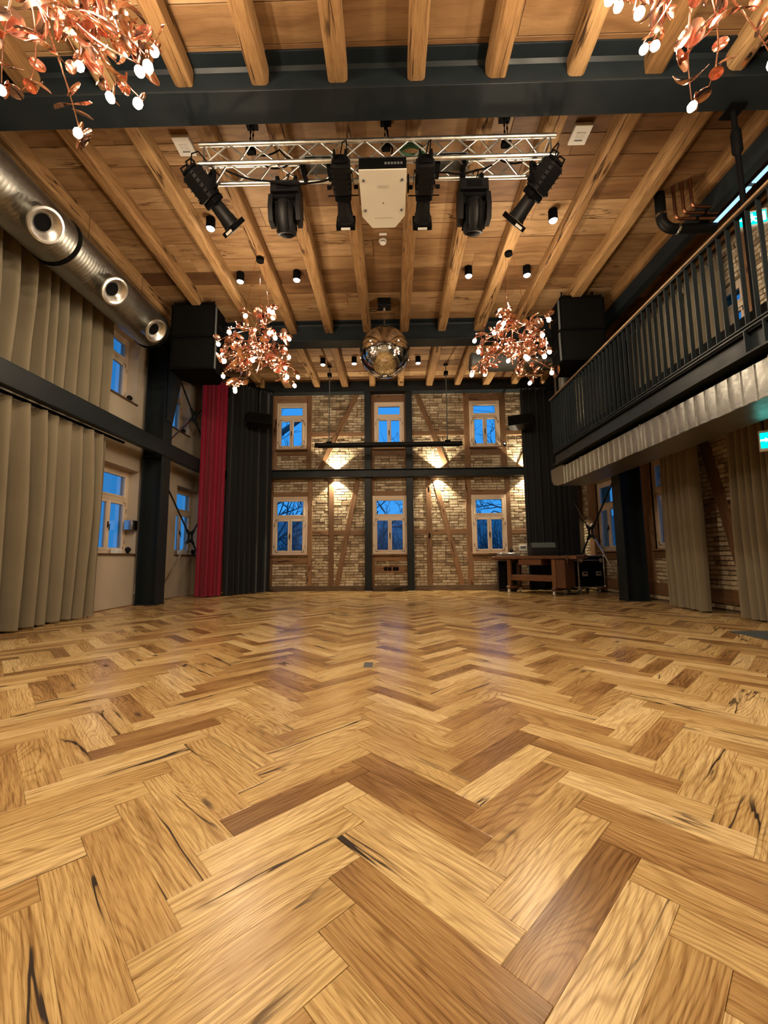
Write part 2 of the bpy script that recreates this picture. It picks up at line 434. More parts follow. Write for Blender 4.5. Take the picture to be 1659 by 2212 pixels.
BH = [(-3.17, -2.25, .95, 2.50), (-.51, .41, .95, 2.50), (2.12, 3.03, .95, 2.50), (-3.11, -2.30, 3.79, 5.10), (-.45, .36, 3.79, 5.09), (2.14, 2.95, 3.79, 5.09)]
LH = [(6.80, 7.88, .97, 2.56), (9.32, 10.43, .97, 2.56), (6.62, 7.64, 3.84, 5.12), (8.72, 9.74, 3.84, 5.16)]
RH = [(9.30, 10.25, .97, 2.62), (7.10, 8.08, .98, 2.70), (5.62, 6.20, 3.80, 4.86), (7.2, 8.1, 3.80, 5.05)]
wall_back = wall_open('wall_back', mortar, 'x', YB, .34, XL-.35, XR+.35, -.3, 5.95, BH)
wall_left = wall_open('wall_left', plaster, 'y', XL, -.36, YF, YB, -.3, 5.95, LH)
wall_right = wall_open('wall_right', mortar, 'y', XR, .34, YF, YB, -.3, 5.95, RH)
wall_front = wall_open('wall_front', plaster, 'x', YF, -.3, XL-.35, XR+.35, -.3, 5.95, [])

# floor: substrate slab with every herringbone stave laid on it
fl = M(); fl.bx(XL-.3, XR+.3, YF-.2, YB+.3, -.3, -.011)
floor = tag(build('floor', fl, plain('dark_joint', (.03, .018, .008), .9), origin=None), kind='structure')

def clip_poly(poly, x0, x1, y0, y1):
    for ax, lim, sg in ((0, x0, 1), (0, x1, -1), (1, y0, 1), (1, y1, -1)):
        out = []
        for i in range(len(poly)):
            p, q = poly[i], poly[(i+1) % len(poly)]
            a, b = (p[ax]-lim)*sg, (q[ax]-lim)*sg
            if a >= 0: out.append(p)
            if a*b < 0:
                t = a/(a-b); out.append((p[0]+(q[0]-p[0])*t, p[1]+(q[1]-p[1])*t))
        poly = out
        if len(poly) < 3: return []
    return poly

def stave(m, poly, o, d, e, seed, zt=0.0):
    n = len(poly); cx = sum(p[0] for p in poly)/n; cy = sum(p[1] for p in poly)/n
    def inset(k):
        r = []
        for p in poly:
            dx, dy = p[0]-cx, p[1]-cy; l = math.hypot(dx, dy); a = max(0, 1-k*1.45/max(l, .02)); r.append((cx+dx*a, cy+dy*a))
        return r
    g, c = inset(.0004), inset(.0016)
    V = [(x, y, zt) for x, y in c]+[(x, y, zt-.0013) for x, y in g]+[(x, y, -.012) for x, y in g]
    uvp = [((p[0]-o[0])*d[0]+(p[1]-o[1])*d[1], (p[0]-o[0])*e[0]+(p[1]-o[1])*e[1]) for p in g]
    F = [tuple(range(n))]; U = [uvp]
    for i in range(n):
        j = (i+1) % n
        F.append((n+i, n+j, j, i)); U.append([uvp[i], uvp[j], uvp[j], uvp[i]])
        F.append((2*n+i, 2*n+j, n+j, n+i)); U.append([uvp[i], uvp[j], uvp[j], uvp[i]])
    m.add(V, F, U, seed)

r2 = math.sqrt(.5); PW, PL = .1130, .562; pd = PW*math.sqrt(2); px = PL*math.sqrt(2)
staves = []
rng = random.Random(11)
for mI in range(-8, 9):
    for nI in range(-36, 78):
        T = (-.179+mI*px, 1.2075+nI*pd)
        for kind in (0, 1):
            if kind == 0: d, e = (r2, -r2), (r2, r2)     # falls to the right, away from the seam
            else: d, e = (-r2, -r2), (r2, -r2)
            P = [T, (T[0]+e[0]*PW, T[1]+e[1]*PW), (T[0]+e[0]*PW+d[0]*PL, T[1]+e[1]*PW+d[1]*PL), (T[0]+d[0]*PL, T[1]+d[1]*PL)]
            P = clip_poly(P, XL+.004, XR-.03, YF+.01, YB-.03)
            if not P: continue
            ar = sum(P[i][0]*P[(i+1) % len(P)][1]-P[(i+1) % len(P)][0]*P[i][1] for i in range(len(P)))
            if abs(ar) < .002: continue
            if ar < 0: P = P[::-1]
            cx = sum(p[0] for p in P)/len(P); cy = sum(p[1] for p in P)/len(P)
            staves.append((math.hypot(cx, cy, CAM_H) if cy > .45 and abs(cx) < .93*cy+.35 else 99, P, T, d, e, rng.random()))
staves.sort(key=lambda t: t[0])
rest = M()
for i, (dist, P, T, d, e, sd) in enumerate(staves):
    dz = rng.uniform(-.0006, 0)
    if i < 300:
        m = M(); stave(m, P, T, d, e, sd, dz); build('plank', m, oak, floor, smooth=False)
    else: stave(rest, P, T, d, e, sd, dz)
tag(build('planks', rest, oak, floor, smooth=False), kind='stuff')

# ceiling: slab, boards laid across, hewn joists
cl = M(); cl.bx(XL-.3, XR+.3, YF-.2, YB+.3, ZC+.045, ZC+.3)
ceiling = tag(build('ceiling', cl, black, origin=None), kind='structure')
y = -1.6; rng = random.Random(5)
while y < YB-.02:
    wd = min(rng.choice((.17, .24, .27, .30, .33)), YB-.01-y)
    x = XL+.01
    first = True
    while x < XR-.05:
        L = rng.choice((3.05, 3.8125, 4.575)) if not first else rng.uniform(1.2, 4.2)
        first = False; x1 = min(x+L, XR-.01); z = ZC+rng.uniform(0, .006)
        m = M(); m.bx(x+.002, x1-.002, y+.0035, y+wd-.0035, z, z+.035, bev=.003); build('ceiling_board', m, board, ceiling, smooth=False)
        x = x1
    y += wd

def joist(x, y0, y1, seed, wd=.185, hh=.20):
    """hewn joist with waney lower arrises, slightly bowed"""
    r = random.Random(seed); m = M(); n = 13; V = []; U = []
    wdj = wd*r.uniform(.92, 1.08); wane = [r.uniform(.02, .045), r.uniform(.02, .045)]
    ph = [r.uniform(0, 6) for _ in range(5)]
    for i in range(n):
        t = i/(n-1); yy = y0+(y1-y0)*t
        dx = .010*math.sin(3.1*t+ph[0]); w2 = wdj/2+.006*math.sin(7*t+ph[1])
        a = wane[0]+.012*math.sin(9*t+ph[2]); b = wane[1]+.012*math.sin(8*t+ph[3]); zb = ZC-hh+.006*math.sin(5*t+ph[4])
        sec = [(-w2, ZC), (-w2, zb+a), (-w2+a*.35, zb+a*.35), (-w2+a, zb), (w2-b, zb), (w2-b*.35, zb+b*.35), (w2, zb+b), (w2, ZC)]
        V += [(x+dx+sx_, yy, z) for sx_, z in sec]
    k = 8; F = []
    sv = [0, .16, .19, .22, .36, .39, .42, .58]
    for i in range(n-1):
        for j in range(k-1):
            F.append((i*k+j, (i+1)*k+j, (i+1)*k+j+1, i*k+j+1))
            u0, u1 = i/(n-1)*(y1-y0), (i+1)/(n-1)*(y1-y0)
            U.append([(u0, sv[j]), (u1, sv[j]), (u1, sv[j+1]), (u0, sv[j+1])])
    F.append(tuple(range(k))); U.append([(v[0]-x, v[2]) for v in V[:k]])
    F.append(tuple((n-1)*k+j for j in range(k))[::-1]); U.append([(v[0]-x, v[2]) for v in V[-k:]][::-1])
    m.add(V, F, U, r.random()); return m
YW = (3.545, 8.045, 10.80)
for bay, (a, b) in enumerate(((-1.5, YW[0]-.008), (YW[0]+.008, YW[1]-.008), (YW[1]+.008, YW[2]))):
    for kx in range(-6, 8):
        x = -.470+.7625*kx
        if not XL+.12 < x < XR-.12: continue
        build('joist', joist(x, a, b, 100*bay+kx), joistm, ceiling, ang=25)

# transverse steel beams under the ceiling
def steelbeam(label, y, z0=5.21, z1=5.65, x0=-4.49, x1=4.085, group=None):
    t = thing('steel_beam', label, 'beam', (0, y, z0), 0, group)
    m = M(); zc = (z0+z1)/2
    fl_ = M().box((0, y, z0+.0105), (x1-x0, .30, .021), bev=.002); build('bottom_flange', fl_, steel, t)
    fl_ = M().box((0, y, z1-.0105), (x1-x0, .30, .021), bev=.002); build('top_flange', fl_, steel, t)
    m = M().box((0, y, zc), (x1-x0, .0125, z1-z0-.042)); 
    for s in (-1, 1):                                   # rolled fillets
        m.prism([(0, 0), (s*.027, 0), (0, -.027)] if s > 0 else [(0, 0), (0, -.027), (s*.027, 0)], x1-x0, (x0, y+s*.006, z1-.021), (0, 1, 0), (0, 0, 1))
    build('web', m, steel, t)
    return t
steelbeam('wide anthracite steel beam crossing the ceiling in the foreground', YW[0])
steelbeam('second anthracite steel beam across the ceiling, behind the mirror ball', YW[1])
t = thing('steel_beam', 'anthracite steel beam at the ceiling edge along the top of the brick wall', 'beam', (0, 10.87, 5.30))
build('web', M().bx(-4.6, 4.75, 10.83, 10.85, 5.34, 5.65), steel, t)
build('bottom_flange', M().bx(-4.6, 4.75, 10.74, 10.96, 5.32, 5.345), steel, t)
build('face_plate', M().bx(-4.6, 4.75, 10.725, 10.74, 5.32, 5.44), steel, t)

# ------------------------------------------------------------------ half-timbered back wall
def bricks(wall, face, axis, panels, holes, depth=.028, cl=.232, ch=.0735, seed=3, best=None, keep=300):
    r = random.Random(seed); out = []
    for (a0, a1, z0, z1) in panels:
        row = 0; z = z0
        while z < z1-.02:
            h = min(ch, z1-z)
            iv = [(a0, a1)]
            for hh in holes:
                if z+h > hh[2]+.005 and z < hh[3]-.005:
                    iv2 = []
                    for p, q in iv:
                        if hh[0] > p: iv2.append((p, min(q, hh[0])))
                        if hh[1] < q: iv2.append((max(p, hh[1]), q))
                    iv = [t_ for t_ in iv2 if t_[1]-t_[0] > .03]
            for p, q in iv:
                a = p-(.5*cl if row % 2 else 0)-r.uniform(0, .02)
                while a < q-.02:
                    L = cl*r.choice((1, 1, 1, .98, .5, 1.02)); b = a+L
                    lo, hi = max(a, p), min(b, q)
                    if hi-lo > .03: out.append((lo+.006, hi-.006, z+.006+r.uniform(-.002, .002), z+h-.006+r.uniform(-.002, .002), r.uniform(-.007, .004), r.random()))
                    a = b
            z += ch; row += 1
    if best: out.sort(key=best)
    rest = M()
    for i, (p, q, z0, z1, off, sd) in enumerate(out):
        m = M() if i < keep else rest
        if axis == 'x': m.bx(p, q, face+off, face+off+depth+.012, z0, z1, bev=.005, seed=sd)
        else: m.bx(face-off-depth-.012, face-off, p, q, z0, z1, bev=.005, seed=sd)
        if i < keep: build('brick', m, brickm, wall, smooth=False)
    if rest.v: tag(build('bricks', rest, brickm, wall, smooth=False), kind='stuff')
bricks(wall_back, 10.968, 'x', [(-3.55, -.62, .12, 2.98), (-3.55, -.62, 3.14, 5.34), (-.62, .5, .12, 2.98), (-.62, .5, 3.14, 5.34), (.5, 3.9, .12, 2.98), (.5, 3.9, 3.14, 5.34)], BH, best=lambda b: abs((b[0]+b[1])/2-.0)+abs(b[2]-1.6)*1.5+(9 if abs((b[0]+b[1])/2+.05) < .55 else 0))
def tim(wall, name, m): build(name, m, timber, wall, smooth=False)
def tpost(x0, x1, z0, z1, name='timber_post'): tim(wall_back, name, M().bx(x0, x1, 10.945, 11.02, z0, z1, bev=.007))
for a in ((-3.25, -3.165, .13, 2.97), (-2.25, -2.12, .13, 2.97), (-3.25, -3.11, 3.15, 5.33), (-2.30, -2.16, 3.15, 5.33), (-1.68, -1.54, .13, 2.97), (-.58, -.46, .13, 2.97), (-.58, -.45, 3.15, 5.33), (.40, .49, .13, 2.97), (.36, .46, 3.15, 5.33),
          (.92, 1.06, .13, 2.97), (1.97, 2.125, .13, 2.97), (3.02, 3.16, .13, 2.97), (1.98, 2.145, 3.15, 5.33), (2.95, 3.12, 3.15, 5.33)): tpost(*a)
def trail(x0, x1, z0, z1, name='timber_rail'): tim(wall_back, name, M().bx(x0, x1, 10.948, 11.02, z0, z1, bev=.006))
for a in ((-2.12, -1.68, 1.455, 1.585), (-1.54, -.72, 1.46, 1.585), (-2.16, -.70, 4.14, 4.26), (-3.165, -2.25, 2.50, 2.63), (-3.11, -2.30, 5.10, 5.30), (-3.165, -2.25, .72, .865), (-3.11, -2.30, 3.62, 3.74), (-.46, .40, 2.50, 2.63), (-.46, .40, .76, .90), (-.46, .40, .46, .65),
          (-.45, .36, 5.09, 5.30), (-.45, .36, 3.60, 3.73), (.56, .92, 1.465, 1.595), (1.06, 1.97, 1.465, 1.595), (.58, 1.98, 4.14, 4.27), (2.125, 3.02, 2.50, 2.64), (2.125, 3.02, .75, .88), (2.145, 2.95, 3.60, 3.72), (2.145, 2.95, 5.09, 5.30), (3.16, 3.75, 1.45, 1.58), (3.12, 3.75, 4.13, 4.26)): trail(*a)
def tbrace(wall, p0, p1, wd, plane, ax='x'):
    if ax == 'x': m = M().bar((p0[0], plane, p0[1]), (p1[0], plane, p1[1]), .078, wd, (p1[1]-p0[1], 0, -(p1[0]-p0[0])), bev=.006)
    else: m = M().bar((plane, p0[0], p0[1]), (plane, p1[0], p1[1]), .078, wd, (0, p1[1]-p0[1], -(p1[0]-p0[0])), bev=.006)
    tim(wall, 'timber_brace', m)
for p0, p1 in (((-.93, 5.32), (-1.98, 3.12)), ((-.90, 2.96), (-1.46, .12)), ((.72, 5.32), (1.55, 3.12)), ((1.16, 2.96), (1.83, .12)), ((3.62, 3.66), (3.38, 3.14))): tbrace(wall_back, p0, p1, .135, 10.985)
for i, (a, b) in enumerate(((-3.6, -.72), (-.54, .40), (.58, 3.9))):
    build('sill_beam', M().bx(a, b, 10.93, 11.02, 0.0, .135, bev=.006), sillm, wall_back, smooth=False)
for x, z in ((.995, 2.66), (.995, 1.42)): build('mortise', M().bx(x-.022, x+.022, 10.943, 10.95, z-.07, z+.07), black, wall_back)

# right wall: brick with timber frame
bricks(wall_right, XR, 'y', [(3.6, 10.95, .03, 2.95), (3.6, 10.95, 3.1, 5.45)], RH, depth=.02, seed=9, best=lambda b: (0 if (5.6 < (b[0]+b[1])/2 < 7.2 or 8 < (b[0]+b[1])/2 < 8.6 or (b[0]+b[1])/2 > 8.9) and b[2] < 2.4 else 50)+(b[0]+b[1])/2)
def rt(name, a0, a1, z0, z1): tim(wall_right, name, M().bx(XR-.045, XR+.03, a0, a1, z0, z1, bev=.006))
for a in ((8.08, 8.50, .35, 2.95), (8.92, 9.30, .35, 2.95), (10.25, 10.62, .35, 2.95), (6.98, 7.10, .35, 2.95), (4.9, 5.05, .35, 2.95), (8.1, 8.4, 3.1, 5.4), (7.05, 7.2, 3.1, 5.4), (5.4, 5.55, 3.1, 5.4)): rt('timber_post', *a)
for a in ((6.45, 6.98, 1.53, 1.74), (5.05, 6.30, 1.53, 1.67), (7.10, 8.08, .80, .93), (9.30, 10.25, .78, .92), (3.6, 8.9, .12, .34), (8.92, 10.9, .12, .34), (3.6, 10.9, 2.72, 2.95)): rt('timber_rail', *a)
tbrace(wall_right, (6.62, 2.72), (6.02, .34), .20, XR-.012, 'y')
tag(build('baseboard_left', M().bx(XL, XL+.016, 6.0, 9.6, 0, .012), plain('floor_edge_strip', (.20, .10, .04), .5), origin=None), kind='structure')

# ------------------------------------------------------------------ windows
nwin = [0]
def window(origin, ang, wd, ht, trans=.34, depth=.07, hinges=True, sill=None):
    """origin: bottom centre of the frame face; local x to the right seen from the room, local y outwards"""
    nwin[0] += 1
    R = thing('window_%d' % nwin[0], None, None, origin, ang); R['kind'] = 'structure'
    def P(name, m, mat, par=R, label=None):
        o = build(name, m, mat, par, local=True, label=label, smooth=False); return o
    f = .075; zt = ht*(1-trans)
    m = M()
    for a in ((-wd/2, -wd/2+f, 0, ht), (wd/2-f, wd/2, 0, ht), (-wd/2+f, wd/2-f, 0, f*.8), (-wd/2+f, wd/2-f, ht-f*1.25, ht), (-wd/2+f, wd/2-f, zt-f*.55, zt+f*.55)):
        m.bx(a[0], a[1], 0, depth, a[2], a[3], bev=.004)
    P('frame', m, winwood)
    m = M()
    def sash(x0, x1, z0, z1, s=.05, yy=-.008):
        m = M()
        for a in ((x0, x0+s, z0, z1), (x1-s, x1, z0, z1), (x0+s, x1-s, z0, z0+s), (x0+s, x1-s, z1-s, z1)): m.bx(a[0], a[1], yy, yy+.05, a[2], a[3], bev=.004)
        o = P('sash', m, winwood)
        P('pane', M().bx(x0+s, x1-s, yy+.02, yy+.026, z0+s, z1-s), glass, o)
        return o
    xi = wd/2-f
    sash(-xi, xi, zt+f*.55, ht-f*1.25, .038)
    a = sash(-xi, -.003, f*.8, zt-f*.55); b = sash(.003, xi, f*.8, zt-f*.55)
    h = M().bx(-.012, .012, -.022, -.008, zt*.46, zt*.46+.11, bev=.003); h.bx(-.008, .008, -.05, -.02, zt*.5, zt*.5+.016); h.bx(-.01, .008, -.05, -.04, zt*.5-.09, zt*.5+.02, bev=.003)
    P('handle', h, black, b)
    for s_, x in ((a, -xi), (b, xi)):
        sg = 1 if x < 0 else -1
        for z in (f*.8+.006, zt-f*.55-.006):
            up = 1 if z < zt/2 else -1
            g = M().bx(x+sg*.004, x+sg*.014, -.0115, -.008, z, z+up*.075); g.bx(x+sg*.004, x+sg*.085, -.0115, -.008, z, z+up*.010); P('corner_plate', g, black, s_)
        for z in (zt*.22, zt*.8): P('hinge', M().box((x-sg*.03, -.008, z), (.014, .016, .09), bev=.003), chrome, s_)
    if sill: P('window_sill', M().bx(-wd/2-sill[0], wd/2+sill[0], -sill[1], .02, -.035, 0, bev=.006), sill[2])
    return R
for h in BH: window(((h[0]+h[1])/2, 10.935, h[2]), 0, h[1]-h[0], h[3]-h[2], .37 if h[2] < 2 else .33, sill=(.04, .09, timber))
for h in LH: window((XL-.20, (h[0]+h[1])/2, h[2]), PI/2, h[1]-h[0], h[3]-h[2], .36, sill=None)
for h in RH: window((XR+.03, (h[0]+h[1])/2, h[2]), -PI/2, h[1]-h[0], h[3]-h[2], .36, sill=(.03, .12, timber))
darkwood = plain('dark_stained_sill', (.10, .055, .03), .5)
for i, h in enumerate(LH):
    tag(build('trim_%d' % (i+1), M().bx(XL-.2, XL+.035, h[0]-.01, h[1]+.03, h[2]-.028, h[2], bev=.005), darkwood), kind='structure')

# ------------------------------------------------------------------ steel frame on the walls
def hcol(label, x0, x1, y, z1, group=None, wd=.30):
    t = thing('steel_column', label, 'column', ((x0+x1)/2, y, 0), 0, group)
    a, b = min(x0, x1), max(x0, x1)
    build('flange', M().bx(a, a+.022, y-wd/2, y+wd/2, .02, z1, bev=.002), steel, t); build('flange', M().bx(b-.022, b, y-wd/2, y+wd/2, .02, z1, bev=.002), steel, t)
    build('web', M().bx(a+.022, b-.022, y-.007, y+.007, .02, z1), steel, t)
    for z in (2.86, 3.19): build('stiffener', M().bx(a+.022, b-.022, y-wd/2+.01, y+wd/2-.01, z, z+.018), steel, t)
    build('base_plate', M().bx(a-.01, b+.01, y-wd/2-.015, y+wd/2+.015, 0, .02, bev=.002), steel, t)
    return t
tl = hcol('tall anthracite steel column standing by the plaster wall on the left', -4.86, -4.46, 7.98, 5.2)
tr_ = hcol('anthracite steel column under the gallery on the right', 4.82, 4.41, 8.12, 5.2)
for t, s in ((tl, -1), (tr_, 1)):
    build('haunch', M().prism([(4.44*s, 3.6), (4.18*s, 5.2), (4.46*s, 5.2)] if s > 0 else [(-4.44, 3.6), (-4.46, 5.2), (-4.18, 5.2)], .24, (0, 8.10 if s < 0 else 8.24, 0), (1, 0, 0), (0, 0, 1)), steel, t)
for x0, x1, lab in ((-.705, -.535, 'slim steel column on the brick wall left of the middle windows'), (.40, .575, 'slim steel column on the brick wall right of the middle windows')):
    t = thing('steel_column', lab, 'column', ((x0+x1)/2, 10.85, 0))
    build('shaft', M().bx(x0, x1, 10.76, 10.93, .015, 5.32, bev=.004), steel, t); build('base_plate', M().bx(x0-.01, x1+.01, 10.745, 10.94, 0, .015), chrome, t)
t = thing('steel_beam', 'black steel beam crossing the brick wall at mid height', 'beam', (0, 10.72, 2.965))
build('channel', M().bx(-4.5, 4.75, 10.735, 10.75, 2.985, 3.16), steel, t); build('bottom_flange', M().bx(-4.5, 4.75, 10.655, 10.75, 2.965, 2.985, bev=.002), steel, t); build('top_flange', M().bx(-4.5, 4.75, 10.655, 10.75, 3.16, 3.18, bev=.002), steel, t)
for x in (-.68, -.56, .42, .56):
    build('bolt', M().lathe([(.014, 0), (.014, .010)], 6, (x, 10.735, 3.07), (0, -1, 0)), steel, t)
def ychan(label, x, y0, y1, z0, z1, s):
    t = thing('steel_beam', label, 'beam', (x, (y0+y1)/2, z0))
    build('web', M().bx(x, x-s*.016, y0, y1, z0+.02, z1-.02), steel, t)
    build('bottom_flange', M().bx(x+s*.0, x-s*.12, y0, y1, z0, z0+.02, bev=.002), steel, t); build('top_flange', M().bx(x, x-s*.12, y0, y1, z1-.02, z1, bev=.002), steel, t)
    return t
t = ychan('long anthracite steel beam running along the left wall between the two curtain rows', -4.44, -3.2, 10.7, 2.88, 3.17, 1)
build('stiffener', M().bx(-4.56, -4.445, 8.25, 8.27, 2.9, 3.15), steel, t)
ychan('steel beam under the ceiling along the left wall above the duct', -4.50, -3.2, 10.7, 5.06, 5.45, 1)
ychan('black steel beam under the ceiling along the right side above the gallery', 4.09, -3.2, 10.7, 5.20, 5.44, -1)

# ------------------------------------------------------------------ curtains
def curtain(name, label, path, z0, z1, mat, lam=.17, amp=.05, group=None, seed=1, top_amp=.5, tape=True, nz=10, hem=True, cat='curtain', lean=(0, 0)):
    """cloth hung in folds along a floor path; two skins 6 mm apart, stitched round the edge"""
    r = random.Random(seed); pts = [Vector((p[0], p[1], 0)) for p in path]
    L = [0]
    for i in range(len(pts)-1): L.append(L[-1]+(pts[i+1]-pts[i]).length)
    n = max(24, int(L[-1]/lam*14)); base = []; nrm = []
    for i in range(n+1):
        s = L[-1]*i/n; k = 0
        while k < len(L)-2 and s > L[k+1]: k += 1
        t = (s-L[k])/(L[k+1]-L[k]); d = (pts[k+1]-pts[k]).normalized()
        base.append(pts[k].lerp(pts[k+1], t)); nrm.append(Vector((d.y, -d.x, 0)))
    ph = [r.uniform(0, 6.28) for _ in range(6)]
    folds = max(2, round(L[-1]/lam))
    cuts = [0]
    for i in range(folds): cuts.append(cuts[-1]+r.uniform(.65, 1.4))
    tot = cuts[-1]; amps = [r.uniform(.65, 1.25) for _ in range(folds+1)]
    def fold(i):
        s = tot*i/n; k = 0
        while k < folds-1 and s > cuts[k+1]: k += 1
        u = (s-cuts[k])/(cuts[k+1]-cuts[k]); a = amps[k]
        c = math.sin(2*PI*u)
        return a*(abs(c)**.8)*(1 if c > 0 else -1)
    fo = [fold(i) for i in range(n+1)]
    V = []; UV = []
    for side in (0, 1):
        for j in range(nz+1):
            t = j/nz; z = z1+(z0-z1)*t
            g = top_amp+(1-top_amp)*min(1, t*2.2)**.7
            for i in range(n+1):
                a = amp*g*fo[i]*(1+.10*math.sin(4*t+ph[0]+i*.11)) + .012*t*math.sin(3.5*t+ph[1]+i*.045)
                sway = .018*t*math.sin(2.2*t+ph[2]+i*.03)
                p = base[i]+nrm[i]*(a-.006*side)
                d = Vector((-nrm[i].y, nrm[i].x, 0))
                p = p+d*sway; V.append((p.x+lean[0]*t, p.y+lean[1]*t, z+(.006*math.sin(i*.21+ph[3]) if j == nz else 0))); UV.append((L[-1]*1.5*i/n, (z1-z0)*t))
    F = []; q = n+1; N = (nz+1)*q
    for j in range(nz):
        for i in range(n):
            a = j*q+i; F.append((a, a+q, a+q+1, a+1)); F.append((N+a, N+a+1, N+a+q+1, N+a+q))
    for i in range(n):
        F.append((i, i+1, N+i+1, N+i)); a = nz*q+i; F.append((a, N+a, N+a+1, a+1))
    for j in range(nz):
        a = j*q; F.append((a, N+a, N+a+q, a+q)); a = j*q+n; F.append((a, a+q, N+a+q, N+a))
    m = M(); m.add(V, F, [[UV[k] for k in f] for f in F])
    xs, ys, zs = zip(*V)
    t = thing(name, label, cat, ((min(xs)+max(xs))/2, (min(ys)+max(ys))/2, z0), 0, group)
    build('cloth', m, mat, t, ang=80)
    if tape:
        mm = M()
        for i in range(n):
            p, p2 = [base[j]+nrm[j]*(amp*top_amp*fo[j]*(1+.10*math.sin(ph[0]+j*.11))-.003) for j in (i, i+1)]
            mm.bar((p.x, p.y, z1-.03), (p2.x, p2.y, z1-.03), .011, .06)
        build('heading_tape', mm, mat, t)
        hk = M()
        for i in range(0, n, 7):
            p = base[i]; hk.bx(p.x-.006, p.x+.006, p.y-.006, p.y+.006, z1, z1+.05)
        build('hooks', hk, grey, t); tag(t.children[-1], kind='stuff')
    return t
curtain('curtain', 'floor-length beige curtain in deep folds at left, below the steel beam', [(-4.66, 2.6), (-4.62, 6.46)], 0.03, 2.83, cbeige, .22, .13, seed=3, top_amp=.55)
curtain('curtain', 'upper beige curtain at left, hanging behind the round metal duct', [(-4.74, 2.4), (-4.72, 6.60)], 3.16, 5.15, cbeige, .21, .11, seed=4)
curtain('curtain', 'beige curtain gathered beside the partly covered window under the gallery', [(4.66, 7.10), (4.60, 6.25)], .03, 2.66, cbeige, .125, .065, seed=5, top_amp=.7)
curtain('curtain', 'beige curtain under the gallery at the right picture edge, next to the exit sign', [(4.66, 5.66), (4.62, 4.55)], .03, 2.66, cbeige, .125, .065, seed=6, top_amp=.7)
curtain('curtain', 'beige curtain seen through the gallery railing, nearer the exit sign', [(4.95, 6.60), (4.95, 5.82)], 3.0, 5.30, cbeige, .15, .06, seed=7)
curtain('curtain', 'beige curtain seen through the middle of the gallery railing', [(4.94, 10.2), (4.94, 6.65)], 3.0, 5.30, cbeige, .18, .06, seed=8)
curtain('stage_curtain', 'crimson stage curtain drawn aside between the left windows and the black drape', [(-4.42, 9.28), (-3.92, 9.56)], .02, 5.08, cred, .095, .05, seed=9, top_amp=.8, nz=16)
curtain('stage_curtain', 'tall black stage drape at left, beside the crimson curtain', [(-3.90, 9.62), (-3.55, 10.25), (-3.13, 10.58)], .02, 5.20, cblack, .17, .05, seed=10, top_amp=.8, nz=14)
curtain('stage_curtain', 'tall black stage drape at right, behind the workbench', [(3.42, 10.60), (4.05, 10.56), (4.50, 10.52), (4.72, 10.44)], .02, 5.25, cblack, .16, .05, seed=11, top_amp=.8, nz=14)
for lab, pts in (('dark curtain track along the left stage side, carrying crimson and black drapes', [(-4.45, 9.2, 5.2), (-3.88, 9.55, 5.22), (-3.53, 10.22, 5.27), (-3.1, 10.6, 5.29)]),
                 ('dark curtain track carrying the black drape at the right stage side', [(3.4, 10.62, 5.31), (4.05, 10.58, 5.31), (4.5, 10.54, 5.31), (4.76, 10.44, 5.31)]),
                 ('dark curtain track under the long beam, above the lower beige curtain at left', [(-4.66, 2.6, 2.87), (-4.62, 6.9, 2.87)])):
    m = M()
    for a, b in zip(pts, pts[1:]): m.bar(a, b, .03, .035)
    tag(build('curtain_track', m, black), lab, 'track', kind='thing')

# ------------------------------------------------------------------ cross bracing rods with connector plates
def xbrace(label, x, yc, zc, arms, light):
    t = thing('cross_brace', label, 'brace', (x, yc, zc))
    for (y, z), lt in zip(arms, light):
        d = Vector((0, y-yc, z-zc)); d.normalize(); p = Vector((x, yc, zc))
        a = p+d*.14; b = Vector((x, y, z))
        build('tie_rod', M().tube([a, b], .019, 10), chrome if lt else steel, t, label='bare metal tie rod' if lt else None)
        build('fork_end', M().tube([p+d*.09, p+d*.22], .032, 10), steel, t); build('end_plate', M().bar(b-d*.10, b+d*.02, .016, .10, (1, 0, 0)), steel, t)
    m = M().bx(x-.012, x+.012, yc-.11, yc-.045, zc-.12, zc+.12, bev=.003); m.bx(x-.012, x+.012, yc+.045, yc+.11, zc-.12, zc+.12, bev=.003); m.bx(x-.012, x+.012, yc-.05, yc+.05, zc+.05, zc+.13); m.bx(x-.012, x+.012, yc-.05, yc+.05, zc-.13, zc-.05)
    build('connector_plate', m, steel, t)
    for sy in (-1, 1):
        for sz in (-1, 1): build('bolt', M().lathe([(.018, 0), (.018, .014)], 6, (x+(.012 if x < 0 else -.012), yc+sy*.078, zc+sz*.085), (1 if x < 0 else -1, 0, 0)), chrome, t)
xbrace('lower steel cross brace in front of the left wall, its connector before the window', -4.60, 9.36, 1.36, [(8.16, .18), (8.16, 2.46), (10.5, 2.5), (10.5, .25)], (1, 0, 0, 0))
xbrace('upper steel cross brace at left, in front of the upper window', -4.60, 9.30, 4.17, [(8.16, 3.2), (8.30, 5.02), (10.3, 3.3), (10.3, 4.98)], (1, 0, 0, 0))
xbrace('steel cross brace at right, between the black drape and the column', 4.60, 9.66, 1.40, [(8.30, .10), (8.30, 2.62), (10.6, 2.35), (10.6, .45)], (1, 0, 1, 0))

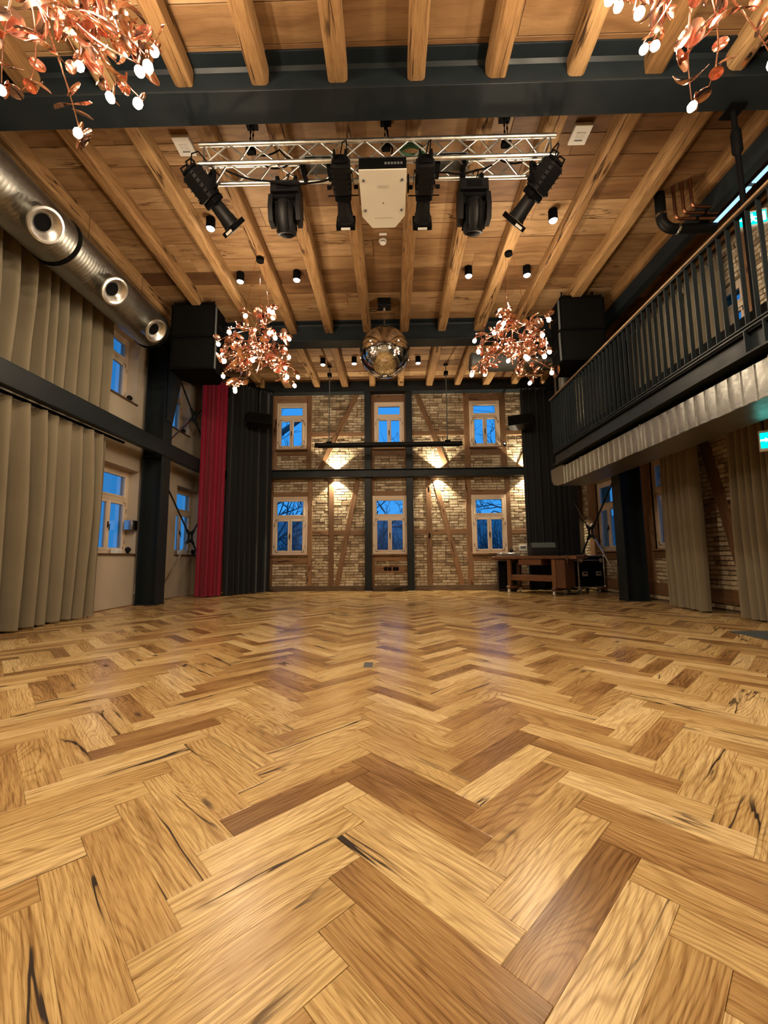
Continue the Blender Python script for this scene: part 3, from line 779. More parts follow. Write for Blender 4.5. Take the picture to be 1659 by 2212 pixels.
# ------------------------------------------------------------------ spiral duct with jet nozzles, left
DX, DZ, DR = -4.20, 4.86, .315
t = thing('ventilation_duct', 'fat galvanised spiral duct with three jet nozzles, high along the left wall', 'duct', (DX, 2, DZ-DR))
def spiral(a, b, axis, o, R, step=.045):
    prof = []; y = a
    while y < b-.01:
        prof += [(R, y), (R, y+step*.80), (R+.0004, y+step*.86), (R+.0004, y+step*.94)]; y += step
    prof += [(R, b)]
    return M().lathe(prof, 40, o, axis)
for a, b in ((-2.5, 1.6), (1.6, 4.70), (4.76, 6.80)): build('pipe_section', spiral(a, b, (0, 1, 0), (DX, 0, DZ), DR), galvd, t, ang=50)
for y in (4.70, 6.76): build('seal_ring', M().lathe([(DR+.004, y), (DR+.014, y+.005), (DR+.014, y+.05), (DR+.004, y+.055)], 40, (DX, 0, DZ), (0, 1, 0)), rubber, t)
ax = Vector((.80, -.05, -.60)).normalized()
for y in (4.20, 5.36, 6.38):
    o = Vector((DX, y, DZ))
    build('branch_stub', M().lathe([(.165, .10), (.165, .42)], 32, o, ax, cap=(False, False)), galvd, t)
    nz = build('jet_nozzle', M().lathe([(.160, .40), (.166, .405), (.192, .44), (.198, .455), (.192, .468), (.168, .472), (.146, .462), (.115, .432), (.092, .404), (.0905, .398)], 40, o, ax, cap=(False, False)), alu, t, label='bright flared metal nozzle', ang=30)
    build('throat', M().lathe([(.0925, .402), (.086, .394), (.04, .392)], 24, o, ax, cap=(False, True)), black, nz)
for y in (3.35, 5.1, 6.3): build('hanger_wire', M().tube([(DX+.12, y, DZ+DR*.9), (DX+.12, y, 5.63)], .004, 6), chrome, t)

# ------------------------------------------------------------------ gallery on the right
GX, GE = 3.30, 8.34
t = thing('gallery', 'dark steel gallery deck along the right wall above the beige curtains', 'gallery', (4.1, 3, 2.7))
build('floor_slab', M().bx(GX+.02, XR-.03, YF+.2, GE, 2.90, 2.955), black, t)
build('edge_beam_web', M().bx(GX+.055, GX+.07, YF+.2, GE, 2.70, 2.93), steel, t); build('edge_beam_flange', M().bx(GX-.01, GX+.14, YF+.2, GE, 2.685, 2.705, bev=.002), steel, t); build('edge_beam_flange', M().bx(GX+.01, GX+.14, YF+.2, GE, 2.925, 2.945, bev=.002), steel, t)
build('end_beam', M().bx(GX+.05, XR-.03, GE-.02, GE, 2.70, 2.92), steel, t)
for y in (3.52, 3.72): build('stiffener', M().bx(GX, GX+.055, y-.006, y+.006, 2.705, 2.925), steel, t)
build('kick_plate', M().bx(GX+.30, GX+.306, YF+.3, GE-.05, 2.955, 3.26), black, t)
t = thing('balustrade', 'black flat-bar balustrade with wooden handrail along the gallery edge', 'railing', (GX+.03, 4, 2.955))
y = GE-.03
build('handrail', M().bx(GX-.015, GX+.075, -1.5, GE+.02, 4.055, 4.085, bev=.008), railwood, t, label='slim wooden handrail')
build('top_bar', M().bx(GX+.005, GX+.06, -1.5, GE, 4.04, 4.055), steel, t); build('bottom_bar', M().bx(GX+.0, GX+.065, -1.5, GE, 2.955, 2.968), steel, t)
while y > 1.2:
    build('baluster', M().bx(GX+.010, GX+.055, y-.005, y+.005, 2.968, 4.04, bev=.001), steel, t); y -= .1153
for lab, y in (('dark hanger rod carrying the near part of the gallery', 3.69), ('dark hanger rod at the far end of the gallery', 8.18)):
    t = thing('hanger_rod', lab, 'rod', (3.41, y, 2.95))
    build('rod', M().tube([(3.41, y, 2.956), (3.41, y, 5.20)], .024, 12), black, t); build('collar', M().lathe([(.024, 4.72), (.045, 4.76), (.045, 4.95), (.03, 5.0)], 14, (3.41, y, 0)), black, t); build('top_plate', M().bx(3.33, 3.49, y-.08, y+.08, 5.192, 5.21), black, t)

# flat galvanised duct slung under the gallery, end boot and riser
t = thing('flat_duct', 'flat galvanised sheet duct slung under the gallery', 'duct', (3.68, 3, 2.27))
build('bottom_sheet', M().bx(3.40, 3.96, YF+.3, 8.10, 2.27, 2.275), galv, t)
build('back_sheet', M().bx(3.955, 3.96, YF+.3, 8.10, 2.275, 2.62), galv, t); build('top_sheet', M().bx(3.40, 3.96, YF+.3, 8.10, 2.615, 2.62), galv, t)
rg = random.Random(21); y = 8.10
while y > 1.4:
    wd = .155; m = M(); k = rg.uniform(-.006, .006); b = rg.uniform(.002, .010)
    V = []; U = []; nn = 6
    for j in (0, 1):
        for i in range(nn+1):
            u = i/nn; V.append((3.40-b*math.sin(PI*u)-k*(u-.5), y-wd*u, 2.275 if j == 0 else 2.615)); U.append((wd*u, j*.34))
    F = [(i, i+1, nn+2+i, nn+1+i) for i in range(nn)]
    m.add(V, F, [[U[q] for q in f] for f in F]); m.bx(3.388, 3.402, y-.006, y, 2.275, 2.615)
    build('side_panel', m, galv, t, ang=60); y -= wd
for y in (8.08, 7.36, 5.55, 3.6): build('flange_frame', M().bx(3.383, 3.41, y-.03, y+.0, 2.262, 2.63, bev=.002), galv, t)
build('end_boot', M().prism([(8.10, 2.275), (8.42, 2.285), (8.60, 2.34), (8.69, 2.45), (8.71, 2.66), (8.10, 2.66)], .57, (3.39, 0, 0), (0, 1, 0), (0, 0, 1)), galv, t, ang=45, label='rounded sheet metal end boot')
t = thing('riser_duct', 'galvanised spiral riser with elbow at the far end of the gallery', 'duct', (3.75, 8.8, 2.66))
RO = Vector((3.68, 8.52, 0))
build('riser_pipe', spiral(2.66, 4.70, (0, 0, 1), RO, .18, .06), galvd, t, ang=50)
el = []
for i in range(9):
    a = PI/2*i/8; el.append((RO.x-.30+.30*math.cos(a), RO.y, 4.70+.30*math.sin(a)))
build('elbow', M().tube(el, .18, 24), galvd, t, ang=20)
build('cross_pipe', spiral(0, .62, (-1, 0, 0), (3.38, 8.52, 5.0), .18, .06), galvd, t, ang=50)
t2 = thing('duct_silencer', 'dark ribbed round silencer behind the chandelier at right', 'duct', (2.27, 8.52, 4.8))
build('shell', spiral(0, .98, (-1, 0, 0), (2.76, 8.52, 5.0), .19, .08), grey, t2, ang=50); build('end_cap', M().lathe([(.19, 0), (.205, .0), (.205, .04), (.14, .05)], 32, (1.78, 8.52, 5.0), (-1, 0, 0)), grey, t2)

# pipes under the ceiling, right
t = thing('drain_pipe', 'glossy black drain pipe with bend under the ceiling at right', 'pipe', (3.7, 5.1, 5.1))
el = [(3.62, 5.10, 5.64), (3.62, 5.10, 5.30)]+[(3.62+.16-.16*math.cos(a), 5.10, 5.30-.16*math.sin(a)) for a in [PI/2*i/5 for i in range(1, 6)]]+[(4.30, 5.10, 5.14)]
build('bend', M().tube(el, .062, 18), gloss, t)
for p, ax_ in (((3.62, 5.10, 5.32), (0, 0, 1)), ((3.80, 5.10, 5.14), (1, 0, 0))): build('joint_ring', M().lathe([(.062, 0), (.068, .004), (.068, .03), (.062, .034)], 20, p, ax_), chrome, t)
for k in range(3):
    o = .07*k
    t = thing('copper_pipe', ['copper pipe bend nearest the black drain pipe', 'middle copper pipe bend beside the black drain pipe', 'copper pipe bend farthest from the black drain pipe'][k], 'pipe', (3.75+o, 5.25+o*.6, 5.2))
    yy = 4.98-o*.75; zz = 5.17+o*.5; xx = 3.72+o*1.0
    build('bend', M().tube([(xx, yy, 5.64), (xx, yy, zz+.06)]+[(xx+.05-.05*math.cos(a), yy, zz+.06-.05*math.sin(a)) for a in (.5, 1.0, 1.5)]+[(4.22, yy, zz+.01)], .019, 12), copperpipe, t)
    build('clip', M().lathe([(.026, 0), (.026, .03)], 12, (xx+.25, yy, zz+.01), (1, 0, 0)), black, t)

# exit signs, tube light
def exit_sign(label, c, wd, ht, ang, top, flip=1):
    t = thing('exit_sign', label, 'sign', (c[0], c[1], c[2]), ang)
    build('housing', M().bx(-wd/2, wd/2, 0, .05, -.03, ht+.03, bev=.004), white, t, local=True)
    for sx_ in (-1, 1): build('hanger', M().tube([(sx_*wd*.35, .025, ht+.03), (sx_*wd*.35, .025, top-c[2])], .005, 6), black, t, local=True)
    g = build('panel', M().bx(-wd/2+.01, wd/2-.01, -.006, 0, 0, ht), exitg, t, local=True, label='lit green pictogram panel')
    s = ht; m = M()
    def q(pts): m.prism([(a*s*flip, b*s) for a, b in (pts if flip > 0 else pts[::-1])], .003, (0, -.0065, 0), (1, 0, 0), (0, 0, 1))
    q([(.38, .12), (.80, .12), (.80, .88), (.38, .88)])                                     # doorway
    q([(-.10, .74), (-.02, .74), (.02, .82), (-.02, .90), (-.10, .90), (-.14, .82)])          # head
    q([(-.22, .66), (.02, .70), (.10, .40), (-.06, .36)]); q([(.02, .70), (.26, .56), (.24, .48), (.02, .58)])
    q([(-.22, .66), (-.40, .46), (-.34, .42), (-.14, .58)]); q([(-.04, .38), (.10, .40), (.24, .20), (.16, .14)]); q([(-.06, .40), (.04, .36), (-.16, .18), (-.38, .16), (-.38, .24), (-.20, .26)])
    q([(-.95, .46), (-.70, .46), (-.70, .36), (-.50, .52), (-.70, .68), (-.70, .58), (-.95, .58)])
    build('pictogram', m, exitw, g, local=True)
    return t
exit_sign('lit green exit sign seen through the gallery railing at the right edge', (4.62, 4.90, 5.01), .30, .16, -.35, 5.64)
exit_sign('lit green exit sign under the gallery at the right picture edge', (4.17, 4.40, 2.00), .34, .17, -.6, 2.90)
t = thing('tube_light', 'long cool linear light above the gallery handrail at right', 'light', (4.40, 4.4, 5.3))
build('housing', M().bx(4.37, 4.43, 3.4, 5.2, 5.31, 5.36), grey, t)
for a, b in ((3.4, 4.6), (4.66, 5.2)): build('diffuser', M().bx(4.375, 4.425, a, b, 5.295, 5.31), strip, t)

# ------------------------------------------------------------------ flown loudspeakers
def flown(label, x0, x1, y0, z1, mods, inner):
    """flying frame with stacked, slightly splayed cabinets"""
    xc = (x0+x1)/2; W = x1-x0; D = .66
    t = thing('flown_loudspeaker', label, 'loudspeaker', (xc, y0+D/2, z1-sum(mods)))
    fr = M().bx(x0+.04, x1-.04, y0+.04, y0+.10, z1-.02, z1+.06, bev=.004); fr.bx(x0+.04, x1-.04, y0+D-.16, y0+D-.10, z1-.02, z1+.06, bev=.004)
    for x in (x0+.08, x1-.08): fr.bx(x-.03, x+.03, y0-.02, y0+D+.04, z1-.01, z1+.03, bev=.004)
    build('flying_frame', fr, black, t)
    z = z1
    for k, h in enumerate(mods):
        tl_ = -.035*k; R = Matrix.Rotation(tl_, 3, 'X'); c = Vector((xc, y0+D/2+.02*k*k, z-h/2))
        def P(v): q = R @ Vector((v[0], v[1], v[2])); return c+q
        m = M(); hw, hd, hh = W/2, D/2, h/2-.004
        poly = [(-hw, -hd), (hw, -hd), (hw, hd*.35), (hw*.62, hd), (-hw*.62, hd), (-hw, hd*.35)]
        m.add([P((a, b, -hh)) for a, b in poly]+[P((a, b, hh)) for a, b in poly], [tuple(range(6))[::-1], tuple(range(6, 12))]+[(i, (i+1) % 6, 6+(i+1) % 6, 6+i) for i in range(6)])
        cab = build('cabinet', m, black, t)
        g = M().box((0, 0, 0), (W-.07, .014, h-.07), bev=.004); g.v = [tuple(P((v[0], v[1]-hd-.003, v[2]))) for v in g.v]; build('grille', g, rubber, cab)
        for sx_ in (-1, 1):
            g = M().box((0, 0, 0), (.012, .20, .08), bev=.003); g.v = [tuple(P((v[0]+sx_*(hw+.004), v[1]-.05, v[2]))) for v in g.v]; build('side_handle', g, gloss, cab)
            g = M().box((0, 0, 0), (.014, .05, h*.9)); g.v = [tuple(P((v[0]+sx_*(hw+.004), v[1]-hd+.06, v[2]))) for v in g.v]; build('rigging_strip', g, grey, cab)
        z -= h
    for x in (x0+.12, x1-.10):
        build('chain', M().tube([(x, y0+.2, z1+.03), (x, y0+.2, 5.645)], .012, 8), black, t)
    build('cable', M().tube([(x1-.2, y0+.3, z1), (x1-.16, y0+.28, z1+.10), (x1-.22, y0+.26, 5.64)], .008, 6), rubber, t)
    return t
flown('big black flown loudspeaker stack above the left column, beside the duct', -3.96, -3.17, 7.0, 5.47, (.63, .61), 1)
flown('big black flown loudspeaker stack above the gallery on the right', 3.02, 3.80, 6.94, 5.42, (.60, .58), -1)

# small speakers on the stage sides
def smallspk(label, c, yaw, pitch, arm):
    t = thing('wall_speaker', label, 'loudspeaker', c, yaw)
    R = Matrix.Rotation(pitch, 3, 'X')
    m = M().prism([(-.29, -.13), (.29, -.13), (.29, .10), (.20, .17), (-.20, .17), (-.29, .10)], .27, (0, 0, -.13)); m.v = [tuple(R @ Vector(v)) for v in m.v]
    b = build('cabinet', m, gloss, t, local=True)
    m = M().box((0, -.135, .005), (.54, .012, .23), bev=.004); m.v = [tuple(R @ Vector(v)) for v in m.v]; build('grille', m, rubber, b, local=True)
    m = M().bx(-.32, .32, .05, .09, .135, .15); m.bx(-.32, -.30, .05, .09, -.02, .15); m.bx(.30, .32, .05, .09, -.02, .15)
    build('bracket', m, black, t, local=True); build('wall_arm', M().tube([(0, .07, .145)]+arm, .02, 8), black, t, local=True)
    return t
smallspk('small black speaker on a bracket in front of the left black drape', (-3.27, 9.90, 4.27), .45, -.18, [(0, .12, .16), (0, .13, .93)])
smallspk('small black speaker on a bracket at the edge of the right black drape', (3.27, 10.16, 4.22), -.45, -.18, [(-.12, .3, .145), (-.30, .70, .145)])

# ------------------------------------------------------------------ truss and stage lights
TY0, TY1, TZ0, TZ1, TX0, TX1 = 3.95, 4.19, 5.05, 5.28, -2.03, 1.78
t = thing('lighting_truss', 'silver four-chord aluminium truss hanging under the ceiling behind the front beam', 'truss', ((TX0+TX1)/2, 4.07, TZ0))
cs = [(TY0, TZ0), (TY0, TZ1), (TY1, TZ0), (TY1, TZ1)]
for y, z in cs: build('chord', M().tube([(TX0, y, z), (TX1, y, z)], .0245, 14), alu, t)
nb = 15; dx = (TX1-TX0-.16)/nb
for (ya, za), (yb, zb) in (((TY0, TZ0), (TY0, TZ1)), ((TY1, TZ1), (TY1, TZ0)), ((TY0, TZ1), (TY1, TZ1)), ((TY1, TZ0), (TY0, TZ0))):
    for i in range(nb):
        x = TX0+.08+i*dx
        p, q = ((ya, za), (yb, zb)) if i % 2 == 0 else ((yb, zb), (ya, za))
        build('lattice_bar', M().tube([(x, *p), (x+dx, *q)], .0095, 8, cap=False), alu, t)
for x in (TX0+.06, TX1-.06):
    for a, b in ((0, 1), (1, 3), (3, 2), (2, 0)): build('end_bar', M().tube([(x, *cs[a]), (x, *cs[b])], .010, 8), alu, t)
def hoist(label, x, y):
    t = thing('chain_hoist', label, 'hoist', (x, y, 5.3))
    m = M()
    for k in range(9):
        z = 5.31+k*.038; m.bar((x, y, z), (x, y, z+.032), .018 if k % 2 else .006, .006 if k % 2 else .018, (1, 0, 0))
        m.bar((x+.03, y, z), (x+.03, y, z+.032), .006 if k % 2 else .018, .018 if k % 2 else .006, (1, 0, 0))
    c = build('chain', m, black, t); build('hook_block', M().bx(x-.04, x+.06, y-.04, y+.04, 5.30, 5.36, bev=.01), black, t); build('eye_plate', M().bx(x-.05, x+.07, y-.05, y+.05, 5.63, 5.648), black, t)
    return t
hoist('black lifting chain at the left end of the truss', -1.52, 4.07); hoist('black lifting chain above the projector', -.03, 4.07); hoist('black lifting chain at the right end of the truss', 1.28, 4.07)
for lab, x, s in (('dark dimmer box clamped in the left half of the truss', -.78, 1), ('dark dimmer box clamped in the right half of the truss', .68, -1)):
    t = thing('dimmer_box', lab, 'box', (x, 4.11, 5.1)); build('case', M().bx(x-.19, x+.19, 4.02, 4.16, 5.10, 5.20, bev=.008), grey, t); build('front', M().bx(x-.12, x+.16, 4.012, 4.02, 5.11, 5.17), black, t); build('label_plate', M().bx(x+.0, x+.08, 4.009, 4.012, 5.12, 5.15), white, t)
    for sx_ in (-1, 1): build('clamp', M().bx(x+sx_*.14-.02, x+sx_*.14+.02, 4.0, 4.18, 5.03, 5.10), black, t)
for lab, pts in (('loop of black cable hanging under the left half of the truss', [(-1.75, 4.0, 5.02), (-1.3, 4.02, 4.90), (-.8, 4.03, 4.88), (-.45, 4.0, 4.98)]),
                 ('coil of black cable over the right half of the truss', [(.35, 4.0, 5.02), (.62, 4.0, 4.93), (.95, 4.02, 4.97), (1.2, 4.05, 5.12), (1.45, 4.05, 5.08)]),
                 ('black cable looping over the truss by the left chain', [(-1.45, 4.1, 5.3), (-1.2, 4.1, 5.36), (-1.05, 4.1, 5.24), (-1.2, 4.12, 5.16), (-1.4, 4.12, 5.22)]),
                 ('black cable bundle above the projector', [(-.25, 4.1, 5.10), (-.12, 4.05, 5.16), (.02, 4.1, 5.12), (.05, 4.1, 5.34), (-.02, 4.1, 5.62)])):
    P = []
    for i in range(len(pts)-1):
        for k in range(6):
            u = k/6; a, b = Vector(pts[i]), Vector(pts[i+1]); p = a.lerp(b, u); p.z -= .03*math.sin(PI*u); P.append(p)
    P.append(Vector(pts[-1])); tag(build('cable', M().tube(P, .009, 8), rubber, ang=80), lab, 'cable', kind='thing')
tag(build('cable_coil', M().tube([(.27+.13*math.cos(a), 4.10+.08*math.sin(a)+.004*a, 5.34+.012*math.sin(a*.9)) for a in [i*.35 for i in range(56)]], .011, 8), plain('green_cable', (.02, .10, .03), .5), ang=80), 'green cable coiled on top of the truss, right of the projector', 'cable', kind='thing')

def spot(label, loc, aim, hang):
    """ellipsoidal profile spotlight; local -y.. built along +Y (lens at +Y), origin at the yoke pivot"""
    t = thing('profile_spotlight', label, 'spotlight', loc)
    d = Vector(aim).normalized(); x = d.cross(Vector((0, 0, 1))).normalized(); z = x.cross(d); R = Matrix((x, d, z)).transposed()
    def B(name, m, mat, par=t, lab=None):
        m.v = [tuple(R @ Vector((v[0]*1.16, v[1]*.84, v[2]*1.16))) for v in m.v]; return build(name, m, mat, par, local=True, label=lab)
    m = M().box((0, -.17, 0), (.165, .34, .165), bev=.022)
    body = B('lamp_house', m, gloss)
    for k in range(5): B('cooling_fin', M().box((0, -.30+k*.055, 0), (.1665, .010, .1665), bev=.01), black, body)
    B('rear_cap', M().box((0, -.355, 0), (.13, .05, .13), bev=.02), black)
    for sx_ in (-1, 1): B('rear_handle', M().tube([(sx_*.05, -.37, -.04), (sx_*.05, -.42, -.03), (sx_*.05, -.42, .05), (sx_*.05, -.37, .06)], .009, 8), black)
    B('gate', M().box((0, .03, 0), (.15, .07, .14), bev=.01), black)
    for sx_ in (-1, 1): B('shutter_blade', M().box((sx_*.10, .035, .0), (.09, .004, .018)), black)
    B('lens_tube', M().lathe([(.058, .05), (.062, .07), (.070, .24), (.075, .25), (.075, .30), (.086, .33)], 20, (0, 0, 0), (0, 1, 0)), gloss)
    m = M().box((0, .365, 0), (.185, .06, .185), bev=.004); m2 = B('colour_frame', m, black)
    B('lens', M().lathe([(.066, .394), (.04, .402), (.0, .405)], 20, (0, 0, 0), (0, 1, 0), cap=(True, False)), grey)
    B('front_tag', M().box((0, .37, -.094), (.09, .03, .004)), white, m2, 'white sticker')
    # yoke hangs from the truss: stays vertical
    y = M()
    for sx_ in (-1, 1):
        p = R @ Vector((sx_*.118, -.05, 0)); y.bar(p, p*.85+Vector((0, 0, hang*.75)), .035, .006, tuple(x))
    a, b = (R @ Vector((-.118, -.05, 0)))*.85+Vector((0, 0, hang*.75)), (R @ Vector((.118, -.05, 0)))*.85+Vector((0, 0, hang*.75))
    y.bar(a, b, .035, .006); build('yoke', y, black, t, local=True)
    for sx_ in (-1, 1): B('yoke_knob', M().lathe([(.022, 0), (.022, .035)], 10, (sx_*.108, -.06, 0), (sx_, 0, 0)), black)
    build('hook_clamp', M().bx(-.025, .025, -.03, .03, hang*.72, hang+.01, bev=.005), black, t, local=True)
    rp_ = R @ Vector((0, -.31, .04))
    build('power_lead', M().tube([rp_, rp_+Vector((.03, -.05, .10)), rp_+Vector((.06, .02, .20)), Vector((.05, .04, hang))], .007, 6), rubber, t, local=True, )
    return t
spot('black profile spotlight angled at the left end of the truss', (-1.91, 4.05, 4.73), (.50, .62, -.50), .32)
spot('black profile spotlight hanging just left of the projector', (-.49, 4.08, 4.80), (0, .93, -.36), .25)
spot('black profile spotlight hanging just right of the projector', (.385, 4.08, 4.78), (0, .93, -.36), .27)
spot('black profile spotlight angled at the right end of the truss', (1.56, 4.05, 4.72), (-.50, .62, -.50), .33)

def moving_head(label, loc):
    t = thing('moving_head', label, 'spotlight', loc)
    base = build('base', M().prism([(-.15, -.10), (.15, -.10), (.165, -.02), (.165, .10), (.12, .14), (-.12, .14), (-.165, .10), (-.165, -.02)], .13, (0, 0, -.05)), gloss, t, local=True)
    build('display', M().bx(-.08, .08, -.104, -.10, -.02, .05), black, base, local=True)
    build('yoke_bridge', M().bx(-.15, .15, -.08, .08, -.10, -.05, bev=.02), black, t, local=True)
    for s in (-1, 1):
        build('yoke_arm', M().prism([(-.08, -.06), (.08, -.06), (.10, -.22), (.06, -.36), (-.06, -.36), (-.10, -.22)], .05, (s*.15-.025, 0, 0), (0, 1, 0), (0, 0, 1)), gloss, t, local=True)
        build('omega_clamp', M().bx(s*.10-.02, s*.10+.02, -.03, .03, .08, .21, bev=.006), black, t, local=True)
    ax_ = Vector((0, .42, -.9)).normalized()
    h = build('head', M().lathe([(.0, -.16), (.07, -.15), (.105, -.10), (.118, -.02), (.118, .06), (.108, .14), (.100, .17), (.085, .175)], 24, (0, 0, -.27), ax_), gloss, t, local=True, ang=30)
    build('lens', M().lathe([(.084, .172), (.06, .19), (.0, .20)], 24, (0, 0, -.27), ax_, cap=(False, False)), black, h, local=True)
    for k in range(6):
        a = k*PI/3+.2; x = Vector((1, 0, 0)); y = ax_.cross(x); p = Vector((0, 0, -.27))+(x*math.cos(a)+y*math.sin(a))*.112
        build('head_rib', M().tube([p-ax_*.12, p+ax_*.14], .012, 6), black, h, local=True)
    build('power_lead', M().tube([(.02, -.06, .08), (.05, -.08, .18), (.02, -.02, .24), (.0, .0, .22)], .007, 6), rubber, t, local=True)
    return t
moving_head('black moving head light hanging left of the projector', (-1.13, 4.15, 4.86)); moving_head('black moving head light hanging right of the projector', (.93, 4.15, 4.83))

# projector, tipped a little towards the stage
t = thing('projector', 'cream video projector with chamfered far end, in the middle of the truss', 'projector', (-.055, 4.06, 4.70))
Rp = Matrix.Rotation(-.16, 3, 'X')
def pb(name, m, mat, par, lab=None):
    m.v = [tuple(Rp @ Vector(v)) for v in m.v]; return build(name, m, mat, par, local=True, label=lab)
shell = pb('housing', M().prism([(-.245, -.29), (.245, -.29), (.24, .20), (.13, .34), (-.13, .34), (-.24, .20)], .16, (0, 0, 0)), cream, t)
pb('connector_panel', M().bx(-.243, .243, -.305, -.288, .012, .15, bev=.004), black, t, 'dark rear connector panel')
for k in range(6): pb('socket', M().bx(.02+k*.032, .042+k*.032, -.309, -.304, .05, .08), grey, t)
for a, b in ((-.20, -.19), (.20, -.19), (-.20, .13), (.20, .13)): pb('foot', M().lathe([(.013, 0), (.016, .006)], 10, (a, b, -.006)), grey, shell)
pb('rating_label', M().bx(-.06, .06, -.14, -.115, -.0015, 0), plain('faint_print', (.50, .47, .41), .6), shell); pb('screw', M().lathe([(.006, 0), (.006, .002)], 8, (.0, .05, -.002)), black, shell)
pb('hatch_seam', M().bx(-.10, .10, .22, .222, -.0008, 0), grey, shell); pb('side_bracket', M().bx(.258, .275, -.16, -.05, .0, .12), black, t)
m = M()
for sx_ in (-1, 1): m.bx(sx_*.12-.015, sx_*.12+.015, -.08, -.05, .15, .38); m.bx(sx_*.12-.015, sx_*.12+.015, .05, .08, .15, .38)
build('mount', m, black, t, local=True)

# white ceiling panels, smoke detector
for lab, c in (('flat white panel on the ceiling boards left of the truss', (-2.36, 4.26)), ('flat white panel on the ceiling boards right of the truss', (2.19, 4.25))):
    t = thing('ceiling_panel', lab, 'panel', (c[0], c[1], 5.60)); build('plate', M().bx(c[0]-.10, c[0]+.10, c[1]-.115, c[1]+.115, 5.605, 5.648, bev=.006), white, t); build('face', M().bx(c[0]-.05, c[0]+.05, c[1]-.035, c[1]+.035, 5.602, 5.606, bev=.001), plain('off_white_insert', (.60, .59, .56), .5), t); build('led', M().bx(c[0]-.045, c[0]+.045, c[1]+.05, c[1]+.062, 5.603, 5.606), grey, t)
t = thing('smoke_detector', 'round white smoke detector on the ceiling beyond the projector', 'detector', (-.09, 5.80, 5.58)); build('base', M().lathe([(.062, 5.648), (.062, 5.63), (.052, 5.618)], 24, (-.09, 5.80, 0)), white, t); build('sensor_head', M().lathe([(.048, 5.622), (.046, 5.60), (.03, 5.588), (.0, 5.585)], 24, (-.09, 5.80, 0)), white, t); build('slot', M().bx(-.12, -.06, 5.752, 5.756, 5.602, 5.612), grey, t)
tag(build('sign_plate', M().bx(-.14, -.03, 5.645, 5.69, 5.636, 5.648, bev=.002), white), 'small white label plate on the ceiling next to the smoke detector', 'plate', kind='thing')

# ------------------------------------------------------------------ downlights (their own light included)
def downlight(label, x, y, on=True, power=26, tilt=(0, 0), z=5.648, group=None, ang=75, soft=.04):
    t = thing('downlight', label, 'light', (x, y, z-.16), 0, group)
    build('can', M().lathe([(.058, 0), (.062, .01), (.062, .155), (.03, .16)], 24, (0, 0, 0), cap=(False, True)), black, t, local=True)
    build('reflector', M().lathe([(.057, .001), (.046, .006)], 24, (0, 0, 0), cap=(False, False)), chrome, t, local=True)
    build('lens', M().lathe([(.052, .002), (.042, -.010), (.02, -.020), (0, -.022)], 20, (0, 0, 0), cap=(False, False)), ledw, t, local=True)
    l = bpy.data.lights.new('downlight_beam', 'SPOT'); l.energy = power; l.color = (1, .85, .64); l.spot_size = math.radians(ang); l.spot_blend = .6; l.shadow_soft_size = soft
    lo = bpy.data.objects.new('downlight_beam', l); C.objects.link(lo); lo.parent = t; lo.location = (0, 0, -.01)
    return t
DL = [('ceiling spot shining beside the left angled spotlight', -2.515, 5.32), ('ceiling spot shining beside the right angled spotlight', 2.29, 5.32), ('ceiling spot above the left middle chandelier, outer one', -2.507, 6.45), ('ceiling spot on the boards right of the left middle chandelier', -1.551, 6.44), ('ceiling spot on the boards left of the right middle chandelier', 1.321, 6.43), ('ceiling spot above the right middle chandelier, outer one', 2.288, 6.44),
      ('small ceiling spot behind the left middle chandelier', -1.62, 9.50), ('small ceiling spot just left of the mirror ball, beyond the beam', -.862, 9.47), ('small ceiling spot just right of the mirror ball, beyond the beam', .673, 9.50)]
for lab, x, y in DL: downlight(lab, x, y, power=60 if y < 7 else 30)
for x in (-2.3, -.86, .67, 1.7):  # added spots above the frame, unseen fill for the near floor
    for y in (-.9, 1.3): downlight('added unseen ceiling spot near the camera, fill light for the foreground', x, y, power=120, ang=125, soft=.3, group='added unseen fill spots near the camera')

for lab, y in (('added ceiling spot over the gallery to brighten the nearer curtain', 6.2), ('added ceiling spot over the gallery to brighten the farther curtain', 7.7)): downlight(lab, 4.88, y, power=34, ang=110)  # added spots kept behind the handrail, they only lift the gallery curtains

